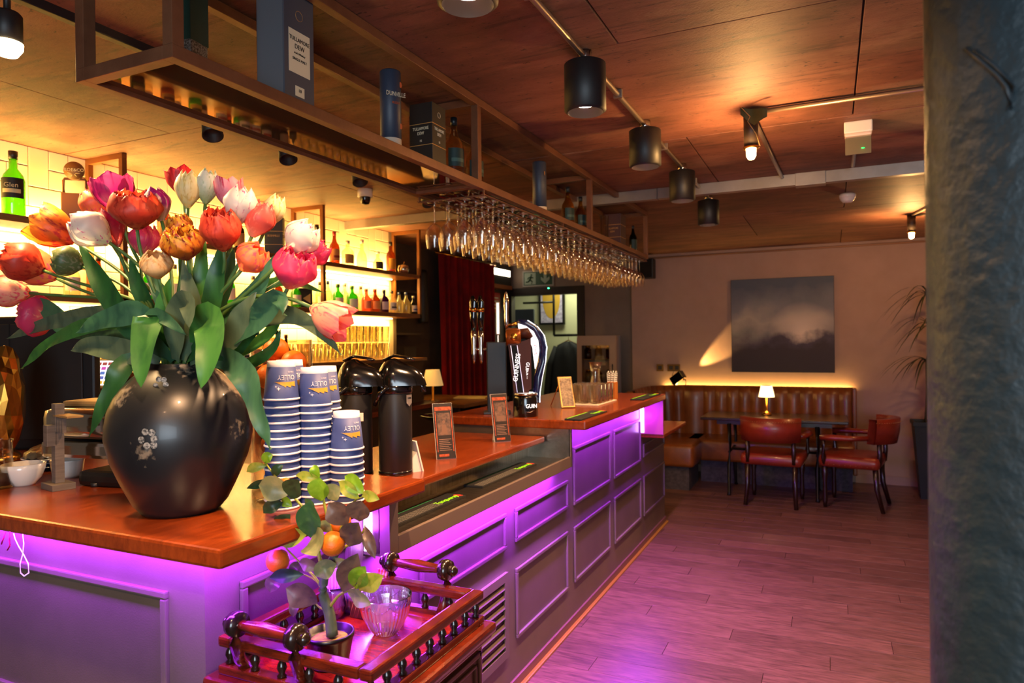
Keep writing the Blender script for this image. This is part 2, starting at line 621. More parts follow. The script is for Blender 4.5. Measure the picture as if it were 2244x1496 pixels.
# wooden tops
def slab(name, label, x0, x1, y0, y1, z0, z1, round_=None):
    t = thing(name, label, 'worktop', ((x0 + x1) / 2, (y0 + y1) / 2, z0))
    part('board', MB().box(x0, x1, y0, y1, z0, z1, .007), wood_red, t, True)
    return t


slab('worktop', 'dark polished wood counter top under the tulip vase', -3.05, -1.105, .985, 1.745, 1.10, 1.14)
slab('worktop', 'lower polished wood counter top behind the steel trough', -1.95, -1.33, 1.695, 3.235, 1.03, 1.06)
_t = slab('worktop', 'raised polished wood counter top carrying the beer taps', -1.95, -1.112, 3.235, 5.06, 1.10, 1.145)
slab('ledge_board', 'low wooden ledge at the far end of the bar', -1.55, -1.12, 5.02, 5.87, .82, .85)
# under-structure of the inner counter
ib = thing('counter_base', 'dark base cabinet under the lower counter top', 'cabinet', (-1.7, 2.4, 0))
part('body', MB().box(-1.9, -1.6, 1.745, 3.25, 0, 1.03), dark_wall, ib, True)
part('upper_body', MB().box(-1.9, -1.6, 3.25, 5.0, .0, 1.10), dark_wall, ib, True)
# steel trough niche
TR = thing('steel_trough', 'stainless steel drip trough set into the bar front', 'trough', (-1.25, 2.48, .9))
part('floor_plate', MB().box(-1.43, -1.2, 1.72, 3.25, .94, .95), steel, TR, True)
part('splash_back', MB().box(-1.445, -1.43, 1.70, 3.25, .925, 1.03), steel, TR, True)
part('end_plate', MB().box(-1.62, -1.2, 3.25, 3.256, .925, 1.10), steel, TR, True)
part('front_lip', MB().box(-1.212, -1.197, 1.735, 3.25, .908, .962, .002), M('trough_fascia', '7b6a62', .38, .3), TR, True)
part('frame_post', MB().box(-1.235, -1.197, 1.69, 1.735, .908, 1.10, .002), M('trough_fascia', '7b6a62', .38, .3), TR, True)
part('frame_post', MB().box(-1.206, -1.197, 3.25, 3.275, .908, 1.10, .002), M('trough_fascia', '7b6a62', .38, .3), TR, True)
part('base_plate', MB().box(-1.43, -1.214, 1.695, 3.24, .905, .915), grey_paint, TR, True)
part('side_plate', MB().box(-1.262, -1.236, 1.688, 1.692, .916, 1.10), steel, TR, True)

# rubber bar mats
mat_green, mat_red, rubber = M('glowing_green_ink', '8fd61c', .5, em='6fbf10', es=.25), M('red_ink', 'd0392a', .5), M('black_rubber', '0f0f10', .55)  # the lime ink is given a slight glow, though it is no lamp


def bar_mat(label, x, y, z, rz=0., L=.50, grid=True):
    t = thing('bar_mat', label, 'bar mat', (x, y, z), rz, 'rubber bar mats')
    part('base', MB().box(-.045, .045, -L / 2, L / 2, 0, .009, .002), rubber, t)
    part('green_stripe', MB().box(-.036, -.030, -L / 2 + .01, L / 2 - .12, .009, .0097), mat_green if not grid else M('dark_green_ink', '1d5a34', .5), t)
    if grid:
        g = MB()
        for k in range(5):
            g.box(.0 + k * .009, .0015 + k * .009, -L / 2 + .01, L / 2 - .16, .009, .0105)
        for k in range(14):
            g.box(.0, .0375, -L / 2 + .012 + k * .025, -L / 2 + .0135 + k * .025, .009, .0102)
        part('drip_grid', g, M('grid_grey', '6f6a60', .5), t)
    lettering('Tanqueray', .036, mat_green, t, (.018, L / 2 - .105, .010), (0, 0, pi / 2), shear=.3)
    part('emblem', MB().prism([(.005, L / 2 - .03), (.03, L / 2 - .035), (.038, L / 2 - .012), (.02, L / 2 - .006), (.0, L / 2 - .014)], 'z', .009, .0098), mat_red, t)
    return t


bar_mat('black rubber bar mat at the near end of the steel trough', -1.325, 2.03, .95, L=.56)
bar_mat('black rubber bar mat at the far end of the steel trough', -1.335, 2.75, .95, L=.56)
bar_mat('bar mat with lime stripe beside the brass-legged menu stand', -1.18, 3.46, 1.145, L=.44, grid=False)
bar_mat('bar mat with lime stripe at the far end of the raised top', -1.17, 4.7, 1.145, L=.5, grid=False)

# loose led wires hanging under the near counter
_lw = thing('led_wires', 'loose white loop and pink led wires hanging under the counter', 'wires', (-2.02, 1.09, 1.09))
_p = [at(a, b, 'y', 1.075) for a, b in ((50, 1168), (52, 1190), (50, 1213), (44, 1235), (45, 1255), (53, 1262), (63, 1255), (62, 1235), (52, 1215), (40, 1195), (33, 1180), (30, 1168))]
part('loop', MB().tube(_p, .0016, 6), M('glowing_wire_white', 'e6d8f2', .4, em=(.6, .35, 1), es=.6), _lw, True)  # white wire with a violet glow put into its own material
_p = [at(a, b, 'y', 1.08) for a, b in ((22, 1165), (20, 1180), (22, 1195), (16, 1205))]
part('wire', MB().tube(_p, .002, 6), M('wire_pink', 'c0185a', .4), _lw, True)
_p = [at(a, b, 'y', 1.08) for a, b in ((12, 1165), (8, 1178), (3, 1192))]
part('wire', MB().tube(_p, .002, 6), M('wire_pink', 'c0185a', .4), _lw, True)


# ================================================================== CEILING FITTINGS
lamp_glow = M('lamp_glow', 'ffffff', .5, em=(1.0, .82, .55), es=14)
HS_X0, HS_X1, HS_Y0, HS_Y1, HS_Z0, HS_Z1 = -1.645, -1.31, 1.055, 5.39, 2.185, 2.555
_ORD = ('nearest', 'second', 'third', 'fourth', 'fifth')


def downlight(y, label, power):
    t = thing('ceiling_downlight', label, 'lamp', (-.772, y, H), 0, 'black cylinder ceiling lamps')
    part('mount', MB().lathe([(.026, -.045), (.026, 0)], seg=16), chrome, t)
    part('housing', MB().lathe([(.062, -.215), (.073, -.208), (.073, -.048), (.069, -.045), (.0, -.045)], seg=32, cap=False), black_matt, t)
    part('reflector', MB().lathe([(.062, -.215), (.042, -.185), (.0, -.18)], seg=32, cap=False), M('dark_reflector', '3a2e2c', .35), t)
    part('bulb', MB().lathe([(0, -.188), (.036, -.186), (.04, -.183)], seg=24, cap=False), lamp_glow, t)
    spot('downlight_beam', (-.772, y, H - .2), (-.772, y, 0), power, WARM, 136, .85, .035)


for _y, _l in ((-.29, 'black cylinder ceiling lamp farthest behind the photographer'), (.57, 'black cylinder ceiling lamp just behind the photographer'), (1.43, 'black cylinder ceiling lamp cut off by the top edge'), (2.286, 'large black cylinder lamp hanging at the centre top'), (3.138, 'second black cylinder lamp in full view along the conduit'), (4.011, 'black cylinder lamp just before the steel trunking'), (4.945, 'smallest black cylinder lamp beyond the steel trunking')):
    downlight(_y, _l, 85 if _y < 3 else 55)
galv = M('galvanised_conduit', '9a8a7a', .38, .8)
cd = thing('lamp_conduit', 'galvanised conduit linking the black cylinder lamps', 'conduit', (-.772, 2.5, H))
part('pipe', MB().tube([(-.772, -1.0, H - .02), (-.772, 4.945, H - .02)], .011, 10), galv, cd, True)
for _y in (1.8, 2.7, 3.55, 4.4):
    part('saddle', MB().box(-.79, -.754, _y - .008, _y + .008, H - .034, H, .002), galv, cd, True)
# trunking across the room
tk = thing('cable_trunking', 'galvanised steel trunking crossing the ceiling', 'trunking', (-.9, 4.6, H))
_tm = M('galvanised_trunking', 'a39a94', .42, .55, '8f8781', 3)
for a, b in ((-3.66, -2.3), (-2.297, -1.05), (-1.047, -.1), (-.097, 2.3)):
    part('length', MB().box(a, b, 4.575, 4.635, 2.49, H, .002), _tm, tk, True)
part('coupler', MB().box(-.19, -.02, 4.565, 4.645, 2.482, H, .002), _tm, tk, True)


def pendant(px, py, label, L=.17, dirs=()):
    p = at(px, py, 'z', H)
    t = thing('batten_lamp', label, 'lamp', (p.x, p.y, H), 0, 'bare bulb ceiling lamps')
    part('holder', MB().lathe([(.030, -L), (.032, -.01), (.0, -.01)], seg=20), M('bulb_holder', '2a1d14', .5), t)
    part('collar', MB().lathe([(.034, -L - .008), (.034, -L), (.02, -L)], seg=20), brass, t)
    part('bulb', MB().lathe([(0, -L - .058), (.012, -L - .055), (.02, -L - .042), (.022, -L - .008)], seg=20, cap=False), M('bulb_glow', 'ffffff', .5, em=(1.0, .62, .22), es=26), t)
    for dx, dy in dirs:
        part('conduit', MB().tube([(0, 0, -.015), (dx, dy, -.015)], .011, 8), galv, t)
    point('bulb_light', (p.x, p.y, H - L - .10), 14, (1.0, .52, .17), .03)
    return t


pendant(1645, 240, 'bare bulb in a brown holder with string and a dried leaf', .165, ((2.4, .02), (.05, 1.5)))
_lf = at(1640, 236, 'y', 3.15)
lf = thing('dried_leaf', 'dried green leaf tied with string to the bare bulb lamp', 'leaf', (_lf.x, _lf.y, _lf.z))
part('blade', MB().grid([[(-.03 + .11 * u, -.03 + .02 * sin(u * 5), .0 + (-.07 if w else 0) * (1 - abs(u - .5)) - .03 * u) for w in (0, 1)] for u in [k / 8 for k in range(9)]]), M('dry_leaf', '3d4420', .7), lf)
part('string', MB().tube([(-.03, -.03, .0), (.01, -.035, -.05), (.0, -.035, -.07), (.035, -.035, -.13), (.05, -.035, -.18)], .0018, 5), M('jute', 'b08a50', .8), lf)
pendant(1997, 468, 'bare bulb ceiling lamp near the end wall', .15, ((1.2, .0), (.35, -1.6)))

_e = at(1880, 270, 'z', 2.555)
em = thing('emergency_light', 'white emergency light box with green indicator on the ceiling', 'emergency light', (_e.x, _e.y, H))
part('housing', MB().box(-.06, .06, -.03, .03, -.055, 0, .006), white_ceramic, em)
part('diffuser', MB().box(-.056, .056, -.026, .026, -.07, -.055, .005), M('frosted', 'e0c8c0', .4), em)
part('sign_blade', MB().box(-.055, .055, -.003, .003, -.15, -.07, .001), M('acrylic_blade', '6a6250', .2), em)
part('indicator', MB().lathe([(0, -.003), (.008, 0), (0, .003)], (.02, -.006, -.125), 10), M('green_led', '20ff60', .5, em='20ff60', es=2), em)
part('pipe', MB().tube([(0, .05, -.015), (0, .85, -.015)], .01, 8), galv, em)
_e = at(1857, 428, 'z', 2.55)
sd = thing('smoke_detector', 'white smoke detector on the ceiling beyond the trunking', 'smoke detector', (_e.x, _e.y, H))
part('base', MB().lathe([(.052, -.03), (.055, -.01), (.05, 0)], seg=28), white_ceramic, sd)
part('chamber', MB().lathe([(.0, -.062), (.03, -.06), (.045, -.045), (.05, -.03)], seg=28, cap=False), white_ceramic, sd)
_e = at(867, 455, 'z', 2.5)
sd = thing('dome_detector', 'white detector with a dark dome on the ceiling over the back bar', 'detector', (_e.x, _e.y - .35, H))
part('base', MB().lathe([(.05, -.05), (.05, 0)], seg=24), white_ceramic, sd)
part('dome', MB().lathe([(0, -.10), (.025, -.095), (.035, -.07), (.036, -.05)], seg=24, cap=False), black_gloss, sd)

# black track spots over the bar
trk = thing('spot_track', 'black lighting track along the ceiling over the bar', 'track', (-1.9, 2.4, H))
part('rail', MB().box(-2.098, -2.068, .2, 4.4, H - .03, H, .003), black_matt, trk, True)
for k, (px, py, lb) in enumerate(((463, 275, 'black track spot under the near end of the hanging shelf'), (628, 330, 'black track spot below the grey whiskey box'), (785, 382, 'black track spot below the navy whiskey tube'), (935, 432, 'black track spot beside the hanging wine glasses'))):
    p = at(px, py, 'x', -2.083)
    t = thing('track_spot', lb, 'spotlight', (p.x, p.y, H - .03), radians(-30), 'black track spots')
    part('arm', MB().tube([(0, 0, 0), (0, 0, p.z - H + .06)], .008, 8), black_matt, t)
    m_ = Matrix.Translation((0, 0, p.z - H + .03)) @ Matrix.Rotation(radians(-28), 4, 'Y')
    part('head', MB().lathe([(.0, .05), (.03, .048), (.038, -.05), (.033, -.05), (.028, -.02), (0, -.02)], seg=20, cap=False).xf(m_), black_matt, t)
_p = at(16, 70, 'y', 1.12)
t = thing('track_spot', 'lit black spot lamp at the top left corner', 'spotlight', (_p.x, _p.y, H), 0, 'black track spots')
_z = _p.z - H
part('arm', MB().tube([(0, 0, 0), (0, 0, _z + .06)], .009, 8), black_matt, t)
part('head', MB().lathe([(.0, .055), (.03, .053), (.036, .045), (.036, -.04), (.032, -.04)], (0, 0, _z), 24, cap=False), black_matt, t)
part('bulb', MB().lathe([(0, -.07), (.024, -.064), (.036, -.045), (.037, -.03)], (0, 0, _z), 24, cap=False), M('spot_glow', 'ffffff', .5, em=(1, .72, .35), es=22), t)
spot('spot_beam', (_p.x, _p.y, _p.z - .08), (-1.45, 1.2, 1.1), 80, (1, .62, .28), 95, .8, .05)

# ================================================================== HANGING SHELF
HS = thing('hanging_shelf', 'long bronze steel frame shelf hung from the ceiling over the bar', 'shelf', ((HS_X0 + HS_X1) / 2, 3.2, HS_Z0))
S = .031
for x in (HS_X0, HS_X1 - S):
    part('bottom_rail', MB().box(x, x + S, HS_Y0, HS_Y1, HS_Z0, HS_Z0 + S, .0015), copper_steel, HS, True)
    part('top_rail', MB().box(x, x + S, HS_Y0 - .3, HS_Y1, HS_Z1 - S, HS_Z1, .0015), copper_steel, HS, True)
for y in (HS_Y0, 2.50, 3.97, HS_Y1 - S):
    for x in (HS_X0, HS_X1 - S):
        part('post', MB().box(x, x + S, y, y + S, HS_Z0 + S, HS_Z1 - S, .0015), copper_steel, HS, True)
    part('cross_bar', MB().box(HS_X0 + S, HS_X1 - S, y, y + S, HS_Z0, HS_Z0 + S, .0015), copper_steel, HS, True)
    part('cross_bar', MB().box(HS_X0 + S, HS_X1 - S, y, y + S, HS_Z1 - S, HS_Z1, .0015), copper_steel, HS, True)
tint = M('smoked_mirror_glass', '9a8460', .03, .85, spec=.8)
for a, b in ((HS_Y0 + S, 2.5), (2.5 + S, 3.97), (3.97 + S, HS_Y1 - S)):
    part('glass_panel', MB().box(HS_X0 + S, HS_X1 - S, a, b, HS_Z0 + .012, HS_Z0 + .020), tint, HS, True)
SHZ = HS_Z0 + .020
# wine glasses
gr = thing('glass_rack', 'wire stemware rack under the hanging shelf', 'rack', (-1.48, 4.0, HS_Z0))
for k in range(5):
    x = -1.635 + k * .0795
    part('rail', MB().box(x - .006, x + .006, 2.55, 5.36, HS_Z0 - .022, HS_Z0 - .019), copper_steel, gr, True)
for y in (2.56, 3.5, 4.4, 5.34):
    part('hanger', MB().box(-1.64, -1.315, y, y + .006, HS_Z0 - .025, HS_Z0 - .019).box(-1.64, -1.634, y, y + .006, HS_Z0 - .02, HS_Z0).box(-1.321, -1.315, y, y + .006, HS_Z0 - .02, HS_Z0), copper_steel, gr, True)
wine_glass_mat = G('wine_glass', 'fffaf0', 2.0, .04, pw_=2.4)
_foot = MB().lathe([(.034, 0), (.033, -.0025), (.012, -.005), (.005, -.010)], seg=20, cap=True).mesh('foot', wine_glass_mat)
_stem = MB().lathe([(.005, -.010), (.0036, -.02), (.0036, -.085), (.006, -.095)], seg=10, cap=False).mesh('stem', wine_glass_mat)
_bowl = MB().lathe([(.006, -.095), (.022, -.105), (.035, -.124), (.041, -.148), (.040, -.175), (.034, -.208)], seg=22, cap=False).mesh('bowl', wine_glass_mat)
for r in range(26):
    for k in range(4):
        x, y = -1.595 + k * .0795, 2.62 + r * .107
        g = thing('wine_glass', 'upside down wine glass, %s from the near end, %s' % (ordn(r), ('in the row nearest the bottles', 'in the second row from the bottles', 'in the second row from the lamps', 'in the row nearest the lamps')[k]), 'wine glass', (x + random.uniform(-.004, .004), y + random.uniform(-.008, .008), HS_Z0 - .014), 0, 'wine glasses hanging from the rack')
        put('foot', _foot, g)
        put('stem', _stem, g)
        put('bowl', _bowl, g)


# ------------------------------------------------------------------ bottles
def bottle_prof(kind, h, r):
    if kind == 'square':
        return [(r * .9, 0), (r, .006), (r, h * .58), (r * .8, h * .66), (r * .34, h * .74), (r * .32, h * .93)]
    if kind == 'round':
        return [(r * .8, 0), (r, h * .1), (r * 1.02, h * .35), (r * .8, h * .52), (r * .36, h * .66), (r * .32, h * .9)]
    if kind == 'wine':
        return [(r * .95, 0), (r, .006), (r, h * .55), (r * .85, h * .64), (r * .38, h * .74), (r * .36, h * .95)]
    if kind == 'flare':
        return [(r * .82, 0), (r * .85, .006), (r, h * .55), (r * .95, h * .62), (r * .42, h * .72), (r * .36, h * .92)]
    return [(r * .95, 0), (r, .006), (r, h * .52), (r * .9, h * .6), (r * .5, h * .7), (r * .34, h * .8), (r * .32, h * .93)]


def bottle(label, loc, h, r, glass, cap='1a1412', lab=None, kind='std', ink=None, txt=None, rz=radians(70), group=None, liquid=None, lz=(.14, .48), name='bottle', tsize=None):
    t = thing(name, label, 'bottle', loc, rz, group)
    pf = bottle_prof(kind, h, r)
    seg = 4 if kind == 'box' else 20
    part('body', MB().lathe(pf, seg=seg), glass, t)
    if liquid:
        lp = [(q * .93, z + .003) for q, z in pf if z < h * .5]
        part('liquid', MB().lathe(lp, seg=18), liquid, t)
    rn = pf[-1][0]
    part('cap', MB().lathe([(rn * 1.12, h * .88), (rn * 1.15, h), (0, h)], seg=14), M('cap_' + cap, cap, .4), t)
    if lab:
        a0 = -pi / 2 - 1.15
        rows = []
        for k in range(2):
            z = h * lz[k]
            rows.append([(r * 1.025 * cos(a0 + 2.3 * q / 12), r * 1.025 * sin(a0 + 2.3 * q / 12), z) for q in range(13)])
        lb = part('label', MB().grid(rows), M('label_' + lab, lab, .6), t)
        if ink:
            a0 = -pi / 2 - .8
            rows = []
            for k in range(2):
                z = h * (lz[0] + (lz[1] - lz[0]) * (.25 + .2 * k))
                rows.append([(r * 1.035 * cos(a0 + 1.6 * q / 8), r * 1.035 * sin(a0 + 1.6 * q / 8), z) for q in range(9)])
            part('print_band', MB().grid(rows), M('ink_' + ink, ink, .6), lb)
        if txt:
            lettering(txt, tsize or r * .8, M('ink_' + (ink or '1a1a1a'), ink or '1a1a1a', .6), lb, (0, -r * 1.03, h * (lz[0] + (lz[1] - lz[0]) * .62)), PX_FRONT)
    return t


g_green = G('green_bottle_glass', '58b428', 1.0, milk=.25)
g_dgreen = G('dark_green_glass', '1f4a20', 1.0, milk=.2)
g_amber = G('amber_spirit', 'a05c1c', 1.0, milk=.25)
g_dark = G('dark_brown_glass', '2a1508', 1.0, milk=.1)
g_clear = G('clear_bottle_glass', 'f2e8cc', 1.3, milk=.10)
g_pink = G('pink_spirit_glass', 'e08a70', 1.0, milk=.25)
g_purple = G('purple_bottle_glass', '4a1466', 1.0, milk=.3)

# ------------------------------------------------------------------ what stands on the hanging shelf
navy = M('navy_carton', '2c3446', .5)
dkgrey = M('slate_carton', '55575e', .5)
gold_ink = M('gold_ink', 'b98a4e', .4, .3)
print_white = M('cream_print', 'd8c8a8', .6)


def carton(label, y0, y1, x1, depth, h, mat_front, mat_side):
    t = thing('whiskey_carton', label, 'carton', (x1 - depth / 2, (y0 + y1) / 2, SHZ))
    w = y1 - y0
    part('box', MB().box(-depth / 2, depth / 2, -w / 2, w / 2, 0, h, .002), mat_front, t)
    part('end_face', MB().box(-depth / 2 + .004, depth / 2 - .004, -w / 2 - .0006, -w / 2 + .0004, .004, h - .004), mat_side, t)
    return t, depth / 2


t, d = carton('tall slate grey whiskey carton with a white label on the hanging shelf', 1.44, 1.56, -1.35, .10, .335, M('slate_front', '45464f', .5), dkgrey)
lb = part('front_label', MB().box(d, d + .0008, -.042, .042, .10, .22), print_white, t)
ink = M('dark_ink', '15120f', .6)
lettering('TULLAMORE', .0165, ink, lb, (d + .001, 0, .195), PX_SIDE, .86)
lettering('DEW', .019, ink, lb, (d + .001, 0, .175), PX_SIDE, .9)
lettering('Irish Whiskey', .008, ink, lb, (d + .001, 0, .157), PX_SIDE, shear=.3)
lettering('SINGLE MALT', .0105, ink, lb, (d + .001, 0, .14), PX_SIDE, .9)
lb = part('age_label', MB().box(d, d + .0008, -.018, .018, .038, .066), print_white, t)
lettering('18', .013, ink, lb, (d + .001, 0, .054), PX_SIDE)
part('seal', MB().tube([(d + .0005, .014 * cos(a), .265 + .014 * sin(a)) for a in [2 * pi * k / 20 for k in range(21)]], .0007, 4), gold_ink, t)
t = thing('whiskey_tube', 'navy cylindrical whiskey tube on the hanging shelf', 'tube', (-1.395, 2.005, SHZ), 0)
part('tube', MB().lathe([(.037, 0), (.037, .29), (.034, .294), (0, .294)], seg=28), navy, t)
part('base_band', MB().lathe([(.0375, .002), (.0375, .055)], seg=28, cap=False), M('cream_band', 'c9b5a0', .6), t)
lettering('DUNVILLE', .022, print_white, t, (.0345, -.0165, .205), (pi / 2, 0, radians(58)), .72)
lettering('IRISH', .012, M('copper_ink', 'b0502a', .5), t, (.034, -.0175, .175), (pi / 2, 0, radians(58)))
for z in (.10, .245):
    part('seal', MB().lathe([(0, 0), (.010, 0)], seg=16, cap=False).xf(Matrix.Translation((.0365, .008, z)) @ Matrix.Rotation(pi / 2, 4, 'Y')), M('copper_ink', 'b0502a', .5), t)
t, d = carton('black whiskey carton with cream lettering on the hanging shelf', 2.20, 2.30, -1.345, .10, .245, M('black_carton', '120e10', .5), M('black_carton', '120e10', .5))
for z in (.085, .165):
    part('gold_line', MB().box(-d, d + .0008, -.0508, .0495, z, z + .0025), gold_ink, t)
lettering('TULLAMORE', .0165, print_white, t, (d + .001, 0, .148), PX_SIDE, .75)
lettering('DEW', .017, print_white, t, (d + .001, 0, .130), PX_SIDE, .75)
lettering('15', .011, print_white, t, (d + .001, 0, .102), PX_SIDE)
lettering('TULLAMORE', .0165, print_white, t, (0, -.0515, .148), PX_FRONT, .75)
lettering('DEW', .017, print_white, t, (0, -.0515, .130), PX_FRONT, .75)
lettering('15', .011, print_white, t, (0, -.0515, .102), PX_FRONT)
part('seal', MB().tube([(d + .0005, .010 * cos(a), .205 + .010 * sin(a)) for a in [2 * pi * k / 20 for k in range(21)]], .0008, 4), print_white, t)
t = thing('whiskey_tin', 'green and silver whiskey tin at the near end of the hanging shelf', 'tin', (-1.44, 1.20, SHZ), radians(8))
part('tin', MB().box(-.04, .04, -.03, .03, 0, .33, .006), M('speckled_silver', '9a968c', .35, .6, '4c4438', 260, lo=.42, hi=.58), t)
part('wrap', MB().box(-.0405, .0405, -.0305, .0305, .085, .29), M('deep_green_print', '12352c', .4), t)
for z in (.11, .20):
    part('trefoil', MB().lathe([(.006, 0), (.0065, .001)], (-.02, -.031, z), 10).lathe([(.006, 0), (.0065, .001)], (-.03, -.031, z - .006), 10).lathe([(.006, 0), (.0065, .001)], (-.01, -.031, z - .006), 10).xf(Matrix.Identity(4)), M('pale_gold', 'b8a878', .5), t)
fl_lab = '0f2c2a'
bottle('clear bottle with dark green label, left of a pair on the shelf', (-1.40, 2.46, SHZ), .265, .040, G('shelf_bottle_glass', 'd8b890', 1.4, milk=.06), '0e1a20', fl_lab, 'std', '3f5a50', None, radians(60), 'green labelled bottles on the hanging shelf', lz=(.22, .5))
bottle('clear bottle with dark green label, right of a pair on the shelf', (-1.395, 2.63, SHZ), .245, .038, G('shelf_bottle_glass', 'd8b890'), '0e1a20', fl_lab, 'std', '3f5a50', None, radians(60), 'green labelled bottles on the hanging shelf', lz=(.22, .5))
t = thing('whiskey_tube', 'slim dark whiskey tube over the hanging wine glasses', 'tube', (-1.395, 3.36, SHZ), 0)
part('tube', MB().lathe([(.037, 0), (.037, .285), (.034, .289), (0, .289)], seg=24), navy, t)
part('base_band', MB().lathe([(.0375, .002), (.0375, .05)], seg=24, cap=False), M('cream_band', 'c9b5a0', .6), t)
part('label', MB().lathe([(.0, 0), (.011, 0)], seg=12, cap=False).xf(Matrix.Translation((.036, -.012, .225)) @ Matrix.Rotation(pi / 2, 4, 'Y')), gold_ink, t)
bottle('amber bottle with dark label, far left pair over the wine glasses', (-1.42, 3.86, SHZ), .26, .038, G('shelf_bottle_glass2', 'c8983a', 1.4, milk=.06), '0e1a20', fl_lab, 'std', '3f5a50', None, radians(60), 'green labelled bottles on the hanging shelf', lz=(.22, .5))
bottle('amber bottle with dark label, far right pair over the wine glasses', (-1.40, 4.03, SHZ), .23, .036, G('shelf_bottle_glass2', 'c8983a'), '0e1a20', fl_lab, 'std', '3f5a50', None, radians(60), 'green labelled bottles on the hanging shelf', lz=(.22, .5))
for x, y, w in ((-1.42, 4.24, 'left'), (-1.40, 4.52, 'right')):
    t = thing('highball_glass', 'tall clear glass on the hanging shelf, %s of the far post' % w, 'glass', (x, y, SHZ), 0, 'tall glasses on the hanging shelf')
    part('body', MB().lathe([(.026, 0), (.03, .19), (.028, .19), (.025, .008), (0, .008)], seg=18, cap=False), wine_glass_mat, t)
t, d = carton('maroon whiskey carton near the far end of the hanging shelf', 4.78, 4.92, -1.36, .12, .25, M('maroon_carton', '3a1520', .5), M('maroon_carton', '3a1520', .5))
for z in (.08, .17):
    part('gold_line', MB().box(-d, d + .0008, -.071, .0695, z, z + .003), gold_ink, t)
lettering('TULLAMORE', .018, gold_ink, t, (0, -.0715, .145), PX_FRONT, .85)
lettering('DEW', .018, gold_ink, t, (0, -.0715, .122), PX_FRONT, .85)
bottle('small dark bottle at the far end of the hanging shelf', (-1.36, 5.12, SHZ), .21, .03, g_dgreen, '0e1a20', fl_lab, 'std', None, None, radians(60))


# ================================================================== BACK BAR
shelf_wood = M('oak_shelf', '8a5a2a', .4, 0, '6e4420', 5, (8, 1, 8), coat=.2)
bronze = M('bronze_frame', '7a4a22', .4, .3)
XS = -3.354
SF = []
for nm, z0, z1, lb in (('upper', 2.118, 2.150, 'upper bottle shelf of the back bar with light tape under it'), ('lower', 1.765, 1.800, 'lower bottle shelf of the back bar with light tape under it')):
    t = thing('bottle_shelf', lb, 'shelf', (-3.5, 3.3, z0), 0, 'back bar shelves')
    part('board', MB().box(-3.656, XS, 1.2, 5.27, z0, z1, .002), shelf_wood, t, True)
    part('led_tape', MB().box(-3.62, -3.59, 1.25, 5.15, z0 - .006, z0 - .001), M('amber_led', 'ffffff', .5, em=(1, .78, .42), es=6), t, True)
for y, lb in ((2.39, 'bronze frame dividing the bottle shelves behind the tulips'), (3.95, 'bronze frame dividing the bottle shelves beside the black carton'), (5.24, 'bronze frame closing the right end of the bottle shelves')):
    t = thing('shelf_frame', lb, 'frame', (-3.5, y, 1.8), 0, 'bronze shelf frames')
    for x in (-3.656, XS - .028):
        part('post', MB().box(x, x + .028, y, y + .028, 1.765, H - .03, .002), bronze, t, True)
    part('top_bar', MB().box(-3.656, XS, y, y + .028, H - .03, H, .002), bronze, t, True)
bc = thing('back_counter', 'dark wood back counter under the bottle shelves', 'counter', (-3.45, 3.4, 0))
part('cabinet', MB().box(-3.64, -3.18, 1.9, 5.3, 0, .98), M('dark_cabinet', '35231a', .5), bc, True)
part('top', MB().box(-3.655, -3.14, 1.9, 5.32, .98, 1.02, .004), wood_red, bc, True)
part('raised_step', MB().box(-3.655, -3.30, 1.9, 5.2, 1.02, 1.385), M('dark_cabinet', '35231a', .5), bc, True)
part('step_top', MB().box(-3.655, -3.27, 1.9, 5.22, 1.385, 1.41, .003), shelf_wood, bc, True)


def bp(px, py, X):
    return at(px, py, 'x', X)


GT = 'bottles on the upper back bar shelf'
for px, X, h, r, gl, cap, lab, kd, ink_, tx, lb in (
    (733, -3.50, .265, .040, g_amber, '9a1c1c', 'c98a4a', 'std', '8a1c1c', None, 'amber whiskey bottle with red cap, leftmost clear of the tulips'),
    (762, -3.50, .215, .048, g_clear, 'b8b0a0', 'a8843c', 'square', None, None, 'squat clear decanter bottle beside the red-capped whiskey'),
    (793, -3.50, .245, .042, g_clear, 'd8d0c0', None, 'round', None, None, 'pale clear bottle in the middle of the upper shelf'),
    (828, -3.50, .175, .044, g_clear, 'e0dcd0', '2a2018', 'round', None, None, 'small round clear bottle with white stopper on the upper shelf'),
    (856, -3.52, .285, .040, g_amber, '1a1412', 'c8902a', 'wine', None, None, 'tall amber bottle with black cap at the shelf end'),
    (695, -3.50, .29, .038, g_dark, '14100e', '8a6a2a', 'wine', None, None, 'dark bottle behind the white tulip on the upper shelf'),
):
    y = bp(px, 560, X).y
    bottle(lb, (X, y, 2.15), h, r, gl, cap, lab, kd, ink_, tx, radians(80), GT)
for y, lb, gl, cap in ((2.75, 'amber bottle with red top glimpsed above the dark red tulip', g_amber, 'a02018'), (3.05, 'amber bottle hidden behind the cream tulip', g_amber, '6a1a10'), (3.30, 'dark bottle glimpsed between the red tulips', g_dark, '14100e')):
    bottle(lb, (-3.5, y, 2.15), .25, .038, gl, cap, 'c0904a', 'std', None, None, radians(70), GT)
_y = bp(30, 460, -3.45).y
bottle('green whiskey bottle with oval black label at the far left', (-3.45, _y, 2.15), .31, .047, G('bright_green_glass', '7cc832', 1.2, milk=.35), '1a1410', '14120c', 'wine', 'd8c890', 'Glen', radians(50), GT, lz=(.28, .58), tsize=.03)
_y = bp(165, 470, -3.47).y
t = thing('bottle_carrier', 'wooden bottle carrier with round plaque reading ROE&CO', 'display', (-3.47, _y, 2.15), radians(45))
part('case', MB().box(-.055, .055, -.035, .035, 0, .17, .006), M('tan_leather', 'a8642a', .5), t)
